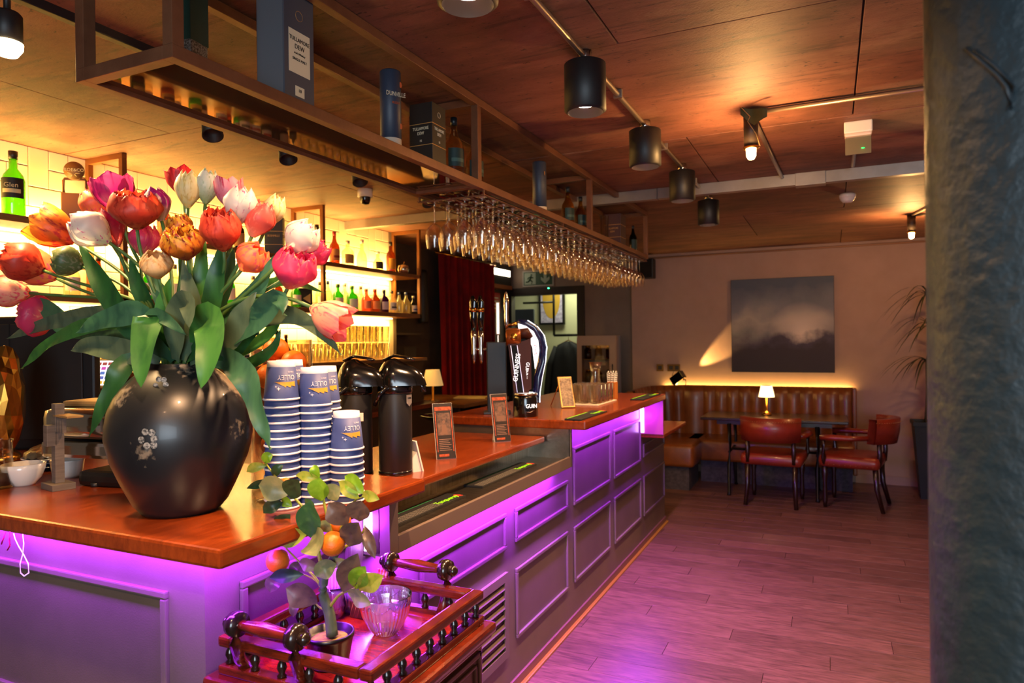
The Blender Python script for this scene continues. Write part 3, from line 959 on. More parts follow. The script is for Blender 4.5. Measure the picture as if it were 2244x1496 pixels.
part('handle', MB().tube([(-.05, 0, .17), (-.05, 0, .235), (-.045, 0, .245), (.045, 0, .245), (.05, 0, .235), (.05, 0, .17)], .007, 8), M('tan_leather_strap', '7a4418', .5), t)
pq = part('plaque', MB().lathe([(.046, -.006), (.046, .006)], (0, 0, 0), 28).xf(Matrix.Translation((0, -.012, .285)) @ Matrix.Rotation(pi / 2, 4, 'X')), M('plaque_brown', '7a5428', .5), t)
lettering('ROE&CO', .022, M('plaque_cream', 'e8d8a8', .5), pq, (0, -.0186, .288), PX_FRONT)
part('emblem', MB().tube([(-.028, -.019, .272), (-.008, -.019, .272), (-.004, -.019, .264), (-.012, -.019, .256)], .0018, 4).tube([(.028, -.019, .272), (.008, -.019, .272), (.004, -.019, .264), (.012, -.019, .256)], .0018, 4), M('plaque_cream', 'e8d8a8', .5), pq)
_y = bp(600, 545, -3.48).y
t = thing('spirit_carton', 'black and gold spirit carton standing on the upper shelf', 'carton', (-3.47, _y, 2.15), radians(35))
part('box', MB().box(-.06, .06, -.05, .05, 0, .27, .002), M('black_carton2', '14100c', .5), t)
for z in (.075, .165):
    part('gold_line', MB().box(-.0605, .0605, -.0505, .0505, z, z + .003), gold_ink, t)
lettering('BUSHMILLS', .020, gold_ink, t, (0, -.0512, .135), PX_FRONT, .8)
lettering('BUSHMILLS', .018, gold_ink, t, (.0612, 0, .135), PX_SIDE, .8)
part('seal', MB().tube([(.014 * cos(a), -.0508, .22 + .014 * sin(a)) for a in [2 * pi * k / 20 for k in range(21)]], .001, 4), gold_ink, t)
_y = bp(884, 597, -3.45).y
t = thing('apple_ornament', 'silver apple ornament at the right end of the upper shelf', 'ornament', (-3.45, _y, 2.15))
part('body', MB().lathe([(.015, 0), (.04, .012), (.052, .045), (.045, .078), (.02, .088), (.0, .08)], seg=20), M('mosaic_silver', 'cfc6a8', .2, .9), t)
part('stalk', MB().tube([(0, 0, .08), (.004, 0, .1), (.014, 0, .115)], .003, 6), brass, t)

GL = 'bottles on the lower back bar shelf'
for px, X, h, r, gl, cap, lab, kd, ink_, tx, lb in (
    (702, -3.52, .215, .036, g_clear, '2a2420', 'e8e4d8', 'std', None, None, 'clear bottle with dark cap, first on the lower shelf'),
    (719, -3.46, .22, .032, g_clear, '2a4a8a', None, 'std', None, None, 'clear bottle with blue cap beside the first bottle'),
    (741, -3.47, .205, .042, g_green, '3a5a1a', 'e8ead8', 'square', None, None, 'green gin bottle with white label, left of the two'),
    (756, -3.55, .23, .034, g_clear, 'c8c0b0', None, 'wine', None, None, 'tall clear bottle between the two green bottles'),
    (772, -3.45, .20, .046, g_green, '4a8a2a', 'eef0e0', 'square', None, None, 'green gin bottle with white label, right of the two'),
    (791, -3.53, .215, .036, g_clear, '6a5a40', None, 'std', None, None, 'clear bottle just right of the green gin bottles'),
    (803, -3.46, .19, .040, g_pink, 'a8502a', 'd87a60', 'std', None, None, 'pink spirit bottle on the lower shelf'),
    (822, -3.46, .195, .042, g_amber, 'c0341c', 'e8a860', 'std', None, None, 'orange amber bottle with red cap on the lower shelf'),
    (842, -3.45, .195, .040, g_purple, '1a1a1a', 'd8d0d8', 'square', None, None, 'purple bottle with pale label on the lower shelf'),
    (859, -3.45, .195, .040, g_clear, '6a5a44', 'f0ead8', 'std', '1a1a1a', 'E', 'bottle with white label and black letter on the lower shelf'),
    (875, -3.47, .19, .034, g_clear, '3a4a7a', None, 'std', None, None, 'clear bottle with blue cap, left of the last three'),
    (890, -3.46, .195, .036, g_clear, '3a4a7a', None, 'std', None, None, 'clear bottle with blue cap beside the dark green bottle'),
    (906, -3.43, .165, .036, g_dgreen, 'd8d0a8', 'c8c8c0', 'std', '2a4a8a', None, 'dark green bottle with blue and white label at the shelf end'),
):
    y = bp(px, 685, X).y
    bottle(lb, (X, y, 1.80), h, r, gl, cap, lab, kd, ink_, tx, radians(80), GL)
for k, y in enumerate((2.2, 2.34, 2.62, 2.8, 3.0, 3.2, 3.4, 3.62, 3.8)):
    gl, cap, nm = ((g_clear, '8a7a60', 'clear'), (g_amber, '3a2010', 'amber'), (g_green, '2a4a18', 'green'))[k % 3]
    bottle(nm + ' bottle half hidden behind the tulips, ' + ('first', 'second', 'third', 'fourth', 'fifth', 'sixth', 'seventh', 'eighth', 'ninth')[k] + ' from the left', (-3.48, y, 1.80), .20 + .02 * (k % 2), .037, gl, cap, ('e8e0c8', 'c8965a', 'f0f0e0')[k % 3], 'std', None, None, radians(75), GL)
# dark frame picture on the lower shelf
_y = bp(660, 670, -3.5).y
t = thing('framed_card', 'dark framed card with cream triangle behind the tulips', 'frame', (-3.46, _y, 1.80), radians(60))
part('board', MB().box(-.05, .05, -.006, .006, 0, .15, .001), black_matt, t)
part('triangle', MB().prism([(.035, .04), (.035, .11), (-.02, .075)], 'y', -.0075, -.006), M('cream_tri', 'd8b870', .6), t)
# tumblers on the raised step
pint = MB().lathe([(.027, 0), (.036, .135), (.0345, .135), (.0255, .008), (0, .008)], seg=16, cap=False).mesh('body', G('bar_tumbler', 'fffae8', 1.6, .05, pw_=2.2, milk=.05))
for row, (X, z, n, y0, st) in enumerate(((-3.32, 1.41, 13, 3.66, .083), (-3.42, 1.41, 14, 3.66, .083), (-3.32, 1.5452, 9, 3.992, .083), (-3.42, 1.5452, 9, 3.992, .083))):
    for k in range(n):
        w = thing('tumbler', 'clear bar tumbler, %s from the left in the %s row under the shelves' % (ordn(k), ('lower front', 'lower back', 'upper front', 'upper back')[row]), 'glass', (X, y0 + k * st, z), 0, 'tumblers ranked under the bottle shelves')
        put('body', pint, w)
GB = 'bottles on the back counter behind the cups'
for px, X, Z, h, r, gl, cap, lab, ink_, lb in (
    (627, -3.34, 1.41, .20, .034, g_dark, '6a1c14', 'c8b48a', None, 'dark round bottle on the back counter beside the tumblers'),
    (607, -3.36, 1.41, .23, .034, g_dark, '14100e', '3a2a18', None, 'tall dark bottle on the back counter behind the paper cups'),
    (586, -3.38, 1.41, .19, .032, g_amber, '2a1a10', 'e8dcc0', 'a02018', 'amber bottle with red printed label on the back counter'),
    (565, -3.36, 1.41, .22, .034, g_clear, '2a4a8a', 'f0e8d8', 'c02a20', 'clear bottle with red and white label on the back counter'),
    (548, -3.38, 1.41, .21, .034, g_clear, '8a2018', 'f0e8d8', 'c02a20', 'clear bottle with red cap beside the vase on the back counter'),
    (648, -3.30, 1.41, .075, .025, g_dark, '14100e', None, None, 'very short dark bottle by the tumblers'),
    (530, -3.4, 1.41, .25, .035, g_green, '2a4a18', 'd8d8b0', None, 'olive green bottle on the back counter behind the vase'),
):
    y = bp(px, 780, X).y
    bottle(lb, (X, y, Z), h, r, gl, cap, lab, 'round' if px == 627 else 'std', ink_, None, radians(70), GB)

_bl = (('f0e8d0', 'c02a20'), ('e8c832', '1a1a1a'), ('f4f0e4', '2a4a8a'), ('d8d0b8', 'a0281c'), ('2a4a2a', 'd8c890'), ('f0ece0', '1a1a1a'), ('c8a050', '5a1a10'))
for k in range(16):
    gl = (g_clear, g_amber, g_clear, g_green, g_dark)[k % 5]
    lab_, ink_ = _bl[k % 7]
    bottle('back counter bottle hidden by the tulips, %s from the left, mirrored in the hanging shelf' % ordn(k), (-3.36 - .06 * (k % 2), 2.12 + .092 * k, 1.41), .24 + .03 * (k % 3) / 2, .036, gl, ('1a1412', 'a02018', 'c8b070')[k % 3], lab_, 'std', ink_, None, radians(70), 'bottles on the back counter behind the tulips')
# ------------------------------------------------------------------ staff desk beyond the back bar
dk = thing('staff_desk', 'wooden service desk with papers beyond the back bar', 'desk', (-3.45, 5.9, 0))
part('top', MB().box(-3.95, -2.98, 5.36, 6.3, .95, .985, .004), shelf_wood, dk, True)
part('cabinet', MB().box(-3.95, -3.12, 5.95, 6.28, 0, .95), M('dark_cabinet', '35231a', .5), dk, True)
part('side_panel', MB().box(-3.95, -3.05, 5.38, 5.42, 0, .95), M('dark_cabinet', '35231a', .5), dk, True)
part('inner_shelf', MB().box(-3.95, -3.08, 5.42, 5.95, .62, .65), shelf_wood, dk, True)
am = thing('amplifier', 'black amplifier with green lights under the service desk', 'amplifier', (-3.3, 5.62, .65))
part('case', MB().box(-.25, .25, -.16, .16, 0, .14, .006), black_matt, am)
for k in range(3):
    part('indicator', MB().lathe([(.006, 0), (.006, .004)], seg=10).xf(Matrix.Translation((.252, -.06 + .03 * k, .07)) @ Matrix.Rotation(pi / 2, 4, 'Y')), M('green_led', '20ff60', .5), am)
_p = at(985, 845, 'z', .99)
one('paper_sheets', MB().box(-.16, .16, -.11, .11, 0, .012, .002), M('cream_paper', 'd8c080', .7), 'loose cream papers lying on the service desk', 'papers', None, (-3.25, 6.0, .986), (0, 0, .3))
_p = at(885, 790, 'x', -3.45)
lp = thing('desk_lamp', 'small dark desk lamp with cream shade behind the airpots', 'lamp', (-3.42, 5.55, .985))
part('base', MB().lathe([(.05, 0), (.05, .012), (.012, .02), (.009, .16)], seg=18), brass, lp)
part('shade', MB().lathe([(.10, .15), (.065, .30)], seg=24, cap=False), M('cream_shade', 'd8b060', .7, em=(1, .6, .2), es=.25), lp)
t = thing('wall_bottle_holder', 'dark cylindrical dispenser on the side wall left of the curtain', 'dispenser', (-3.93, 6.2, 1.75))
part('body', MB().lathe([(.05, 0), (.055, .02), (.055, .52), (.04, .56), (0, .57)], seg=16), black_matt, t)
part('bracket', MB().box(-.07, 0, -.02, .02, .2, .24), black_matt, t)
t = thing('wall_shelf_unit', 'dark wall rack in the shadow beyond the bottle shelves', 'rack', (-3.9, 5.6, 1.2))
for k in range(3):
    part('shelf', MB().box(-.08, .1, -.2, .35, .0 + .42 * k, .02 + .42 * k), dark_wall, t)
part('upright', MB().box(-.08, .1, -.22, -.2, 0, .9), dark_wall, t)
part('frame', MB().box(.1, .106, .05, .25, .05, .30), M('dark_frame', '2a1c14', .5), t)

# ------------------------------------------------------------------ curtain and cloakroom
cm = M('red_velvet', '8a0608', .75, 0, '5e0305', 3, (1, 1, 1), spec=.2)
cu = thing('velvet_curtain', 'dark red velvet curtain hanging in heavy folds', 'curtain', (-3.85, 7.1, 0))
rows = []
for k in range(9):
    z = .05 + (2.50 - .05) * k / 8
    rows.append([(-3.86 + .045 * sin(q * .62 + .2 * sin(k * .5)) + .02 * (1 - k / 8), 6.42 + q * .0135 + (.03 - .015 * k / 8) * sin(q * .31), z) for q in range(96)])
part('drape', MB().grid(rows), cm, cu, True)
part('rod', MB().tube([(-3.86, 6.35, 2.515), (-3.86, 7.80, 2.515)], .014, 10), brass, cu, True)
part('edge_trim', MB().box(-3.97, -3.88, 7.74, 7.775, 0, 2.5), M('orange_trim', '9a5a2a', .5), cu, True)
t = thing('lit_display_box', 'black box with a bright white light bar beside the curtain', 'light box', (-3.93, 8.0, 2.28))
part('case', MB().box(-.05, .05, -.26, .32, 0, .30, .006), black_matt, t)
part('rim', MB().box(-.05, .06, -.27, .33, -.05, 0, .004), M('orange_trim', '9a5a2a', .5), t)
lbx = part('light_bar', MB().box(.05, .058, -.24, .27, .12, .20), M('light_bar', 'ffffff', .5, em=(1, .85, .6), es=5), t)
for k in range(7):
    part('divider', MB().box(.058, .06, -.17 + .065 * k, -.163 + .065 * k, .12, .20), black_matt, lbx)
t = thing('red_notice', 'small red notice with white text beside the curtain', 'notice', (-3.97, 8.0, 1.92))
part('board', MB().box(-.01, 0, -.16, .16, 0, .26), M('notice_red', 'b01818', .5), t)
for k in range(4):
    part('text_line', MB().box(0, .002, -.10, .10, .05 + .045 * k, .065 + .045 * k), white_card, t)
t = thing('exit_sign', 'green emergency exit sign with running figure and down arrow', 'sign', (-3.52, 8.395, 2.265))
part('plate', MB().box(-.225, .225, -.012, 0, 0, .215, .003), M('sign_frame', '9a948a', .6), t)
g_ = part('green_field', MB().box(-.205, .205, -.014, -.012, .02, .195), M('exit_green', '0a3a22', .5), t)
wf = M('exit_white', '8a9a88', .6)
part('door_field', MB().box(-.19, -.03, -.016, -.014, .03, .185), wf, g_)
part('figure', MB().lathe([(0, 0), (.014, .0)], seg=12, cap=False).xf(Matrix.Translation((-.09, -.0175, .155)) @ Matrix.Rotation(pi / 2, 4, 'X')).tube([(-.095, -.017, .14), (-.115, -.017, .09)], .012, 6).tube([(-.115, -.017, .09), (-.08, -.017, .07), (-.09, -.017, .04)], .008, 6).tube([(-.115, -.017, .09), (-.14, -.017, .065), (-.17, -.017, .065)], .008, 6).tube([(-.1, -.017, .13), (-.065, -.017, .115)], .006, 6).tube([(-.1, -.017, .13), (-.135, -.017, .12), (-.145, -.017, .1)], .006, 6), M('exit_green', '0c4a2a', .5), g_)
part('arrow', MB().prism([(.085, .18), (.125, .18), (.125, .10), (.165, .125), (.165, .085), (.105, .035), (.045, .085), (.045, .125), (.085, .10)], 'y', -.016, -.014), wf, g_)
part('indicator', MB().lathe([(0, -.012), (.016, 0), (0, .012)], (.16, -.03, -.03), 12), M('green_led_lit', '20ff60', .5, em=(.05, 1, .3), es=5), t)
dn = thing('door_1', None, None, (-3.435, 8.4, 0))
tag(dn, 'dark framed glazed cloakroom door', None, None, 'structure')
dfm = M('dark_door_frame', '1c1210', .5)
part('jamb', MB().box(-3.995, -3.90, 8.36, 8.48, 0, 2.25), dfm, dn, True)
part('jamb', MB().box(-2.97, -2.875, 8.36, 8.48, 0, 2.25), dfm, dn, True)
part('head', MB().box(-3.90, -2.97, 8.36, 8.48, 2.15, 2.25), dfm, dn, True)
struct('wall_cloak', MB().box(-4.6, -2.0, 9.5, 9.6, 0, H).box(-4.7, -4.6, 8.5, 9.6, 0, H).box(-2.1, -2.0, 8.5, 9.6, 0, H), M('cloak_paint', 'b9b78f', .8), 'pale wall of the cloakroom')
struct('trim_2', MB().box(-4.6, -2.0, 8.5, 9.6, -.05, -.001).box(-4.6, -2.0, 8.5, 9.6, H, H + .05), M('cloak_grey', '6a675c', .8), 'cloakroom floor and ceiling')
area('cloakroom_lamp', (-3.3, 9.05, H - .03), (0, 0, 0), .8, .4, 11, (.95, .98, .72))
rk = thing('clothes_rail', 'black pipe clothes rail inside the cloakroom', 'clothes rail', (-3.4, 9.2, 0))
pm = M('black_pipe', '14110f', .4, .3)
part('rail', MB().tube([(-3.62, 9.2, 1.62), (-2.3, 9.2, 1.62)], .018, 8), pm, rk, True)
part('drop_pipe', MB().tube([(-3.62, 9.2, 1.62), (-3.62, 9.2, H)], .018, 8), pm, rk, True)
part('upper_rail', MB().tube([(-4.1, 9.2, 2.10), (-3.62, 9.2, 2.10)], .016, 8), pm, rk, True)
part('wall_bracket', MB().tube([(-3.08, 9.45, 2.05), (-2.5, 9.45, 2.05)], .014, 8).tube([(-3.05, 9.45, 1.98), (-3.05, 9.45, 2.12)], .014, 8), pm, rk, True)
pc = thing('abstract_picture', 'picture with a yellow oval in the cloakroom', 'picture', (-3.75, 9.46, 1.78))
part('frame', MB().box(-.2, .2, -.02, .02, 0, .78), pm, pc)
part('canvas', MB().box(-.17, .17, -.026, -.02, .03, .75), M('lilac_canvas', '8a7f96', .7, 0, 'b8b0c0', 30), pc)
part('yellow_oval', MB().lathe([(0, 0), (.14, 0)], seg=32, cap=False, sy=2.2).xf(Matrix.Translation((0, -.028, .40)) @ Matrix.Rotation(pi / 2, 4, 'X')), M('yellow_oval', 'b08a2a', .6), pc)
jk = M('black_cloth', '0a0909', .85)
t = thing('hanging_coat', 'black coat on a hanger in the cloakroom doorway', 'coat', (-3.40, 9.2, .45))
rows = []
for k, (z, w, d) in enumerate(((0, .30, .11), (.3, .29, .11), (.6, .27, .11), (.85, .24, .10), (.98, .21, .09), (1.04, .14, .07), (1.08, .05, .04))):
    rows.append([(w * cos(a), d * sin(a) + .012 * sin(a * 7 + k), z) for a in [2 * pi * q / 36 for q in range(37)]])
part('body', MB().grid(rows), jk, t)
for sx in (-1, 1):
    part('sleeve', MB().tube([(sx * .17, 0, 1.0), (sx * .27, -.02, .75), (sx * .32, -.04, .35), (sx * .33, -.05, .2)], [.06, .06, .05, .045], 12), jk, t)
part('hanger', MB().tube([(-.17, 0, 1.02), (0, 0, 1.10), (.17, 0, 1.02)], .008, 6).tube([(0, 0, 1.1), (0, 0, 1.17)], .003, 6), shelf_wood, t)
for k in range(5):
    t = thing('coat_hanger', 'empty pale wooden hanger, %s from the coat on the cloakroom rail' % ordn(k), 'hanger', (-3.02 + .07 * k, 9.2, 1.40), radians(65 + 4 * k), 'empty wooden hangers')
    part('arms', MB().tube([(-.2, 0, 0), (-.1, 0, .06), (0, 0, .09), (.1, 0, .06), (.2, 0, 0)], .011, 8), M('pale_hanger', 'b8a868', .5), t)
    part('hook', MB().tube([(0, 0, .09), (0, 0, .19), (.02, 0, .215), (.04, 0, .2)], .003, 6), chrome, t)
one('dark_partition', MB().box(-.42, .0, -.02, .02, 0, 2.0, .01), M('slate_cloth', '2e3436', .8), 'dark slate screen inside the cloakroom doorway', 'screen', None, (-3.84, 9.0, 0), (0, 0, 0))
# display cabinet beside the door
dc = thing('display_cabinet', 'white framed glass display cabinet beside the cloakroom door', 'cabinet', (-2.64, 8.16, 0))
cw = M('cabinet_white', 'b89a86', .5)
part('carcass', MB().box(-.25, .25, -.02, .20, 0, .10).box(-.25, .25, -.02, .2, 1.55, 1.6).box(-.25, .25, .18, .2, .1, 1.55).box(-.25, -.23, 0, .18, .1, 1.55).box(.23, .25, 0, .18, .1, 1.55), cw, dc)
dr = part('door', MB().box(-.25, -.19, -.04, -.02, .1, 1.58).box(.17, .25, -.04, -.02, .1, 1.58).box(-.19, .17, -.04, -.02, 1.48, 1.58).box(-.19, .17, -.04, -.02, .1, .18), cw, dc)
part('pane', MB().box(-.19, .17, -.032, -.028, .18, 1.48), clear_glass, dr)
part('handle', MB().tube([(.21, -.05, 1.15), (.21, -.05, 1.25)], .006, 6), black_matt, dr)
for k in range(4):
    part('shelf', MB().box(-.23, .23, 0, .18, .4 + .3 * k, .41 + .3 * k), M('amber_shelf', '8a6a3a', .5), dc)
for k in range(6):
    t = thing('cabinet_jar', '%s jar on the %s shelf inside the glass display cabinet' % (('left', 'middle', 'right')[k % 3], ('third', 'top')[k // 3]), 'jar', (-2.78 + .14 * (k % 3), 8.22, .41 + .3 * (2 + k // 3)), 0, 'jars in the display cabinet')
    part('body', MB().lathe([(.04, 0), (.045, .02), (.045, .12), (.03, .14)], seg=14), g_amber if k % 2 else g_clear, t)
    part('lid', MB().lathe([(.032, .14), (.032, .165)], seg=14), brass, t)


# ================================================================== FAR CORNER: BENCH, TABLE, CHAIRS
leather = M('tan_leather_bench', '8a4a1c', .38, 0, '6e3814', 4, bump=.08, bs=70, coat=.15)
leather_red = M('oxblood_leather', '8a2c18', .36, 0, '742212', 5, bump=.1, bs=90, coat=.2)
fluffy = M('grey_woven_base', '4e4550', .9, 0, '37303a', 30, bump=.3, bs=60)
mahog = M('dark_mahogany', '2c120c', .3, 0, '1c0a06', 5, (1, 1, 6), coat=.3)
BN = thing('banquette', 'brown leather banquette with channelled back along the end wall', 'bench', (-.8, 7.8, 0))
# channelled back: main run with a rounded corner turning down the left wing
path = [(.20, 8.06)]
for k in range(1, 13):
    path.append((.20 - .128 * k, 8.06))
cxn, cyn, rr = -1.336, 7.60, .46
for k in range(1, 7):
    a = pi / 2 + (pi / 2) * k / 6
    path.append((cxn + rr * cos(a) - .1, cyn + rr * sin(a)))
path += [(-1.896, 7.47), (-1.896, 7.34), (-1.896, 7.21), (-1.896, 7.08)]
for k in range(len(path) - 1):
    (x0, y0), (x1, y1) = path[k], path[k + 1]
    L_ = hypot(x1 - x0, y1 - y0)
    nx, ny = -(y1 - y0) / L_, (x1 - x0) / L_      # towards the seats
    rows = []
    for j in range(8):
        z = .44 + .575 * j / 7
        bulge = .05 + .025 * (1 - j / 7)
        if j == 7:
            bulge = .02
        rows.append([(x0 + (x1 - x0) * u + nx * (bulge * (.62 + .38 * sin(pi * u))), y0 + (y1 - y0) * u + ny * (bulge * (.62 + .38 * sin(pi * u))), z) for u in [q / 6 for q in range(7)]])
    rows.append([(x0 + (x1 - x0) * u - nx * .03, y0 + (y1 - y0) * u - ny * .03, 1.012) for u in [q / 6 for q in range(7)]])
    part('back_channel', MB().grid(rows), leather, BN, True)
part('back_board', MB().box(-1.5, .20, 8.06, 8.1, .1, 1.0).box(-1.96, -1.9, 7.06, 7.65, .1, 1.0), leather, BN, True)
part('end_cap', MB().box(.195, .235, 7.96, 8.1, .1, 1.012, .012), leather, BN, True)
part('seat', MB().box(-1.45, .21, 7.50, 8.03, .24, .47, .035), leather, BN, True)
part('seat', MB().box(-1.88, -1.27, 7.02, 7.98, .24, .47, .04), leather, BN, True)
part('plinth', MB().box(-1.3, .18, 7.62, 8.05, 0, .24).box(-1.85, -1.33, 7.09, 7.62, 0, .24), fluffy, BN, True)

TB = thing('dining_table', 'dark wood pub table with iron legs in front of the banquette', 'table', (-.52, 7.3, 0))
part('top', MB().box(-1.20, .14, 7.02, 7.62, .735, .765, .008), mahog, TB, True)
part('apron', MB().box(-1.05, .0, 7.10, 7.54, .69, .735), mahog, TB, True)
iron = M('cast_iron', '120e0e', .45, .4)
for x in (-.93, -.13):
    for y in (7.08, 7.52):
        part('leg', MB().tube([(x, y, .70), (x + .01, y, .5), (x - .005, y, .3), (x, y + (-.04 if y < 7.3 else .04), .03), (x, y + (-.06 if y < 7.3 else .06), 0)], [.02, .014, .018, .014, .02], 8), iron, TB, True)
    part('stretcher', MB().tube([(x, 7.08, .42), (x, 7.52, .42)], .012, 8), iron, TB, True)
part('stretcher', MB().tube([(-.93, 7.3, .42), (-.13, 7.3, .42)], .012, 8), iron, TB, True)
lt = thing('table_lamp', 'small brass table lamp with lit pleated shade', 'lamp', (-.60, 7.38, .765))
part('base', MB().lathe([(.05, 0), (.05, .012), (.035, .03), (.02, .04), (.011, .05), (.009, .2)], seg=20), brass, lt)
rows = []
for r, z in ((.075, .185), (.066, .23), (.05, .30)):
    rows.append([((r + .003 * (q % 2)) * cos(2 * pi * q / 48), (r + .003 * (q % 2)) * sin(2 * pi * q / 48), z) for q in range(49)])
part('shade', MB().grid(rows), M('lit_pleated_shade', 'f0d8a8', .8, em=(1, .70, .32), es=1.7), lt)
part('finial', MB().lathe([(.05, .30), (.045, .303), (0, .303)], seg=20), brass, lt)
point('table_lamp_light', (-.60, 7.38, 1.0), .8, (1, .68, .32), .03)


def chair(label, loc, rz):
    """captain's chair; faces +y in its own frame"""
    t = thing('captain_chair', label, 'chair', loc, rz, 'leather captain chairs')
    sw, sd = .27, .25
    rows = []
    st = MB().box(-sw, sw, -sd, sd, .37, .48, .045)
    part('seat', st, leather_red, t)
    # curved back wrapping round
    arc = [(.26 * sin(a), -.03 - .25 * cos(a)) for a in [radians(-62 + 124 * k / 14) for k in range(15)]]
    P = []
    for z, o in ((.60, .0), (.70, -.012), (.79, -.03), (.82, -.03)):
        P.append([(x * (1 - o), y * (1 - o) + o * .5, z) for x, y in arc])
    for z, o in ((.82, -.16), (.70, -.15), (.60, -.12)):
        P.append([(x * (1 - o) , y * (1 - o) + o * .4, z) for x, y in arc])
    P.append(P[0])
    bk = MB().grid(P)
    part('backrest', bk, leather_red, t)
    nl = M('brass_nail', 'caa066', .3, .8)
    nb = MB()
    for k in range(15):
        for w in (0, .5):
            a = radians(-62 + 124 * min(14, k + w) / 14)
            nb.lathe([(.006, 0), (.0, .004)], (.302 * sin(a), -.03 - .302 * cos(a) - .06, .788), 5)
    part('nail_row', nb, nl, t)
    for s in (-1, 1):
        part('arm', MB().tube([(s * .245, -.16, .65), (s * .285, -.02, .645), (s * .29, .12, .645), (s * .275, .22, .64)], [.032, .036, .04, .038], 12, flat=.7), leather_red, t)
        part('arm_post', MB().tube([(s * .275, .2, .62), (s * .275, .2, .56), (s * .27, .2, .46), (s * .25, .2, .4)], [.02, .014, .022, .018], 10), mahog, t)
        part('back_post', MB().tube([(s * .2, -.24, .66), (s * .2, -.245, .5), (s * .2, -.235, .4)], .02, 8), mahog, t)
        part('leg', MB().tube([(s * .21, -.21, .40), (s * .205, -.22, .2), (s * .22, -.27, 0)], [.026, .022, .018], 8), mahog, t)
        part('leg', MB().tube([(s * .22, .2, .40), (s * .22, .2, .3), (s * .22, .2, .24), (s * .22, .2, .06), (s * .22, .2, 0)], [.024, .028, .018, .022, .014], 10), mahog, t)
        nb = MB()
        for k in range(10):
            nb.lathe([(.005, 0), (.0, .004)], (s * .272, -.2 + .045 * k, .40), 5)
        part('nail_row', nb, nl, t)
    return t


chair('red leather captain chair seen from behind at the pub table', (-.50, 6.92, 0), radians(-4))
chair('red leather captain chair seen side-on at the right of the table', (.17, 7.05, 0), radians(80))

# painting
pt = thing('sea_painting', 'large square dark stormy abstract painting on the end wall', 'painting', (-.497, 8.13, 1.165))
part('stretcher', MB().box(-.53, .53, -.03, .018, 0, 1.043, .003), M('canvas_edge', '1c1a26', .8), pt)
mt = bpy.data.materials.new('stormy_canvas')
mt.use_nodes = True
N, L = mt.node_tree.nodes, mt.node_tree.links
b = N['Principled BSDF']
b.inputs['Roughness'].default_value = .65
tc = N.new('ShaderNodeTexCoord')
sp = N.new('ShaderNodeSeparateXYZ')
L.new(tc.outputs['Object'], sp.inputs[0])
no = N.new('ShaderNodeTexNoise')
no.inputs['Scale'].default_value, no.inputs['Detail'].default_value = 3.6, 9
L.new(tc.outputs['Object'], no.inputs['Vector'])
r1 = N.new('ShaderNodeValToRGB')       # by height
e = r1.color_ramp.elements
e[0].position, e[0].color = .0, hx('34282e')
e[1].position, e[1].color = .98, hx('4a5266')
for p_, c_ in ((.26, '382c34'), (.34, '4a4050'), (.44, '706c74'), (.58, '9a9090'), (.74, '747480')):
    x = e.new(p_)
    x.color = hx(c_)
ma = N.new('ShaderNodeMath')
ma.operation = 'MULTIPLY_ADD'
ma.inputs[1].default_value, ma.inputs[2].default_value = .5, -.25
L.new(no.outputs['Fac'], ma.inputs[0])
ad = N.new('ShaderNodeMath')
ad.operation = 'ADD'
L.new(ma.outputs[0], ad.inputs[0])
L.new(sp.outputs['Z'], ad.inputs[1])
L.new(ad.outputs[0], r1.inputs[0])
vs_ = N.new('ShaderNodeVectorMath')
vs_.operation = 'DISTANCE'
vs_.inputs[1].default_value = (.22, -.03, .42)
L.new(tc.outputs['Object'], vs_.inputs[0])
mr = N.new('ShaderNodeMapRange')
mr.inputs[1].default_value, mr.inputs[2].default_value, mr.inputs[3].default_value, mr.inputs[4].default_value = .0, .36, 1.0, 0
L.new(vs_.outputs['Value'], mr.inputs[0])
gt = N.new('ShaderNodeMath')
gt.operation = 'MULTIPLY'
st_ = N.new('ShaderNodeMapRange')
st_.inputs[1].default_value, st_.inputs[2].default_value = .34, .42
L.new(ad.outputs[0], st_.inputs[0])
L.new(mr.outputs[0], gt.inputs[0])
L.new(st_.outputs[0], gt.inputs[1])
mx = N.new('ShaderNodeMix')
mx.data_type = 'RGBA'
L.new(gt.outputs[0], mx.inputs[0])
L.new(r1.outputs[0], mx.inputs[6])
mx.inputs[7].default_value = hx('f0dccc')
L.new(mx.outputs[2], b.inputs['Base Color'])
part('canvas', MB().box(-.527, .527, -.0315, -.03, .003, 1.04), mt, pt)
# wall fittings
for x, w, lb, n in ((-1.853, .085, 'single brass socket plate on the end wall', 1), (-1.69, .15, 'double brass socket plate beside the single one', 2)):
    t = thing('socket_plate', lb, 'socket', (x, 8.145, 1.165))
    part('plate', MB().box(-w / 2, w / 2, -.008, .004, 0, .085, .002), M('bronze_plate', '7a5a30', .3, .8), t)
    for k in range(n):
        part('outlet', MB().box(-w / 2 + .02 + k * .07, -w / 2 + .065 + k * .07, -.011, -.008, .02, .065, .002), black_matt, t)
t = thing('flood_lamp', 'black floodlight on the bench top aimed up the wall', 'floodlight', (-1.62, 8.03, 1.015), radians(-20))
part('bracket', MB().tube([(-.09, .02, .0), (-.09, .02, .06), (.09, .02, .06), (.09, .02, 0)], .006, 6), black_matt, t)
part('head', MB().box(-.085, .085, -.04, .04, -.05, .05, .012).xf(Matrix.Translation((0, 0, .08)) @ Matrix.Rotation(radians(-35), 4, 'Y')), black_gloss, t)
part('cable', MB().tube([(-.08, .06, .06), (-.12, .07, .10), (-.10, .075, .16)], .004, 6), black_matt, t)
spot('flood_beam', (-1.53, 8.06, 1.13), (-1.15, 8.145, 1.42), 45, (1, .58, .16), 32, .6, .012)
t = thing('wall_speaker', 'black speaker high on the end wall behind the wine glasses', 'speaker', (-1.98, 8.07, 2.27))
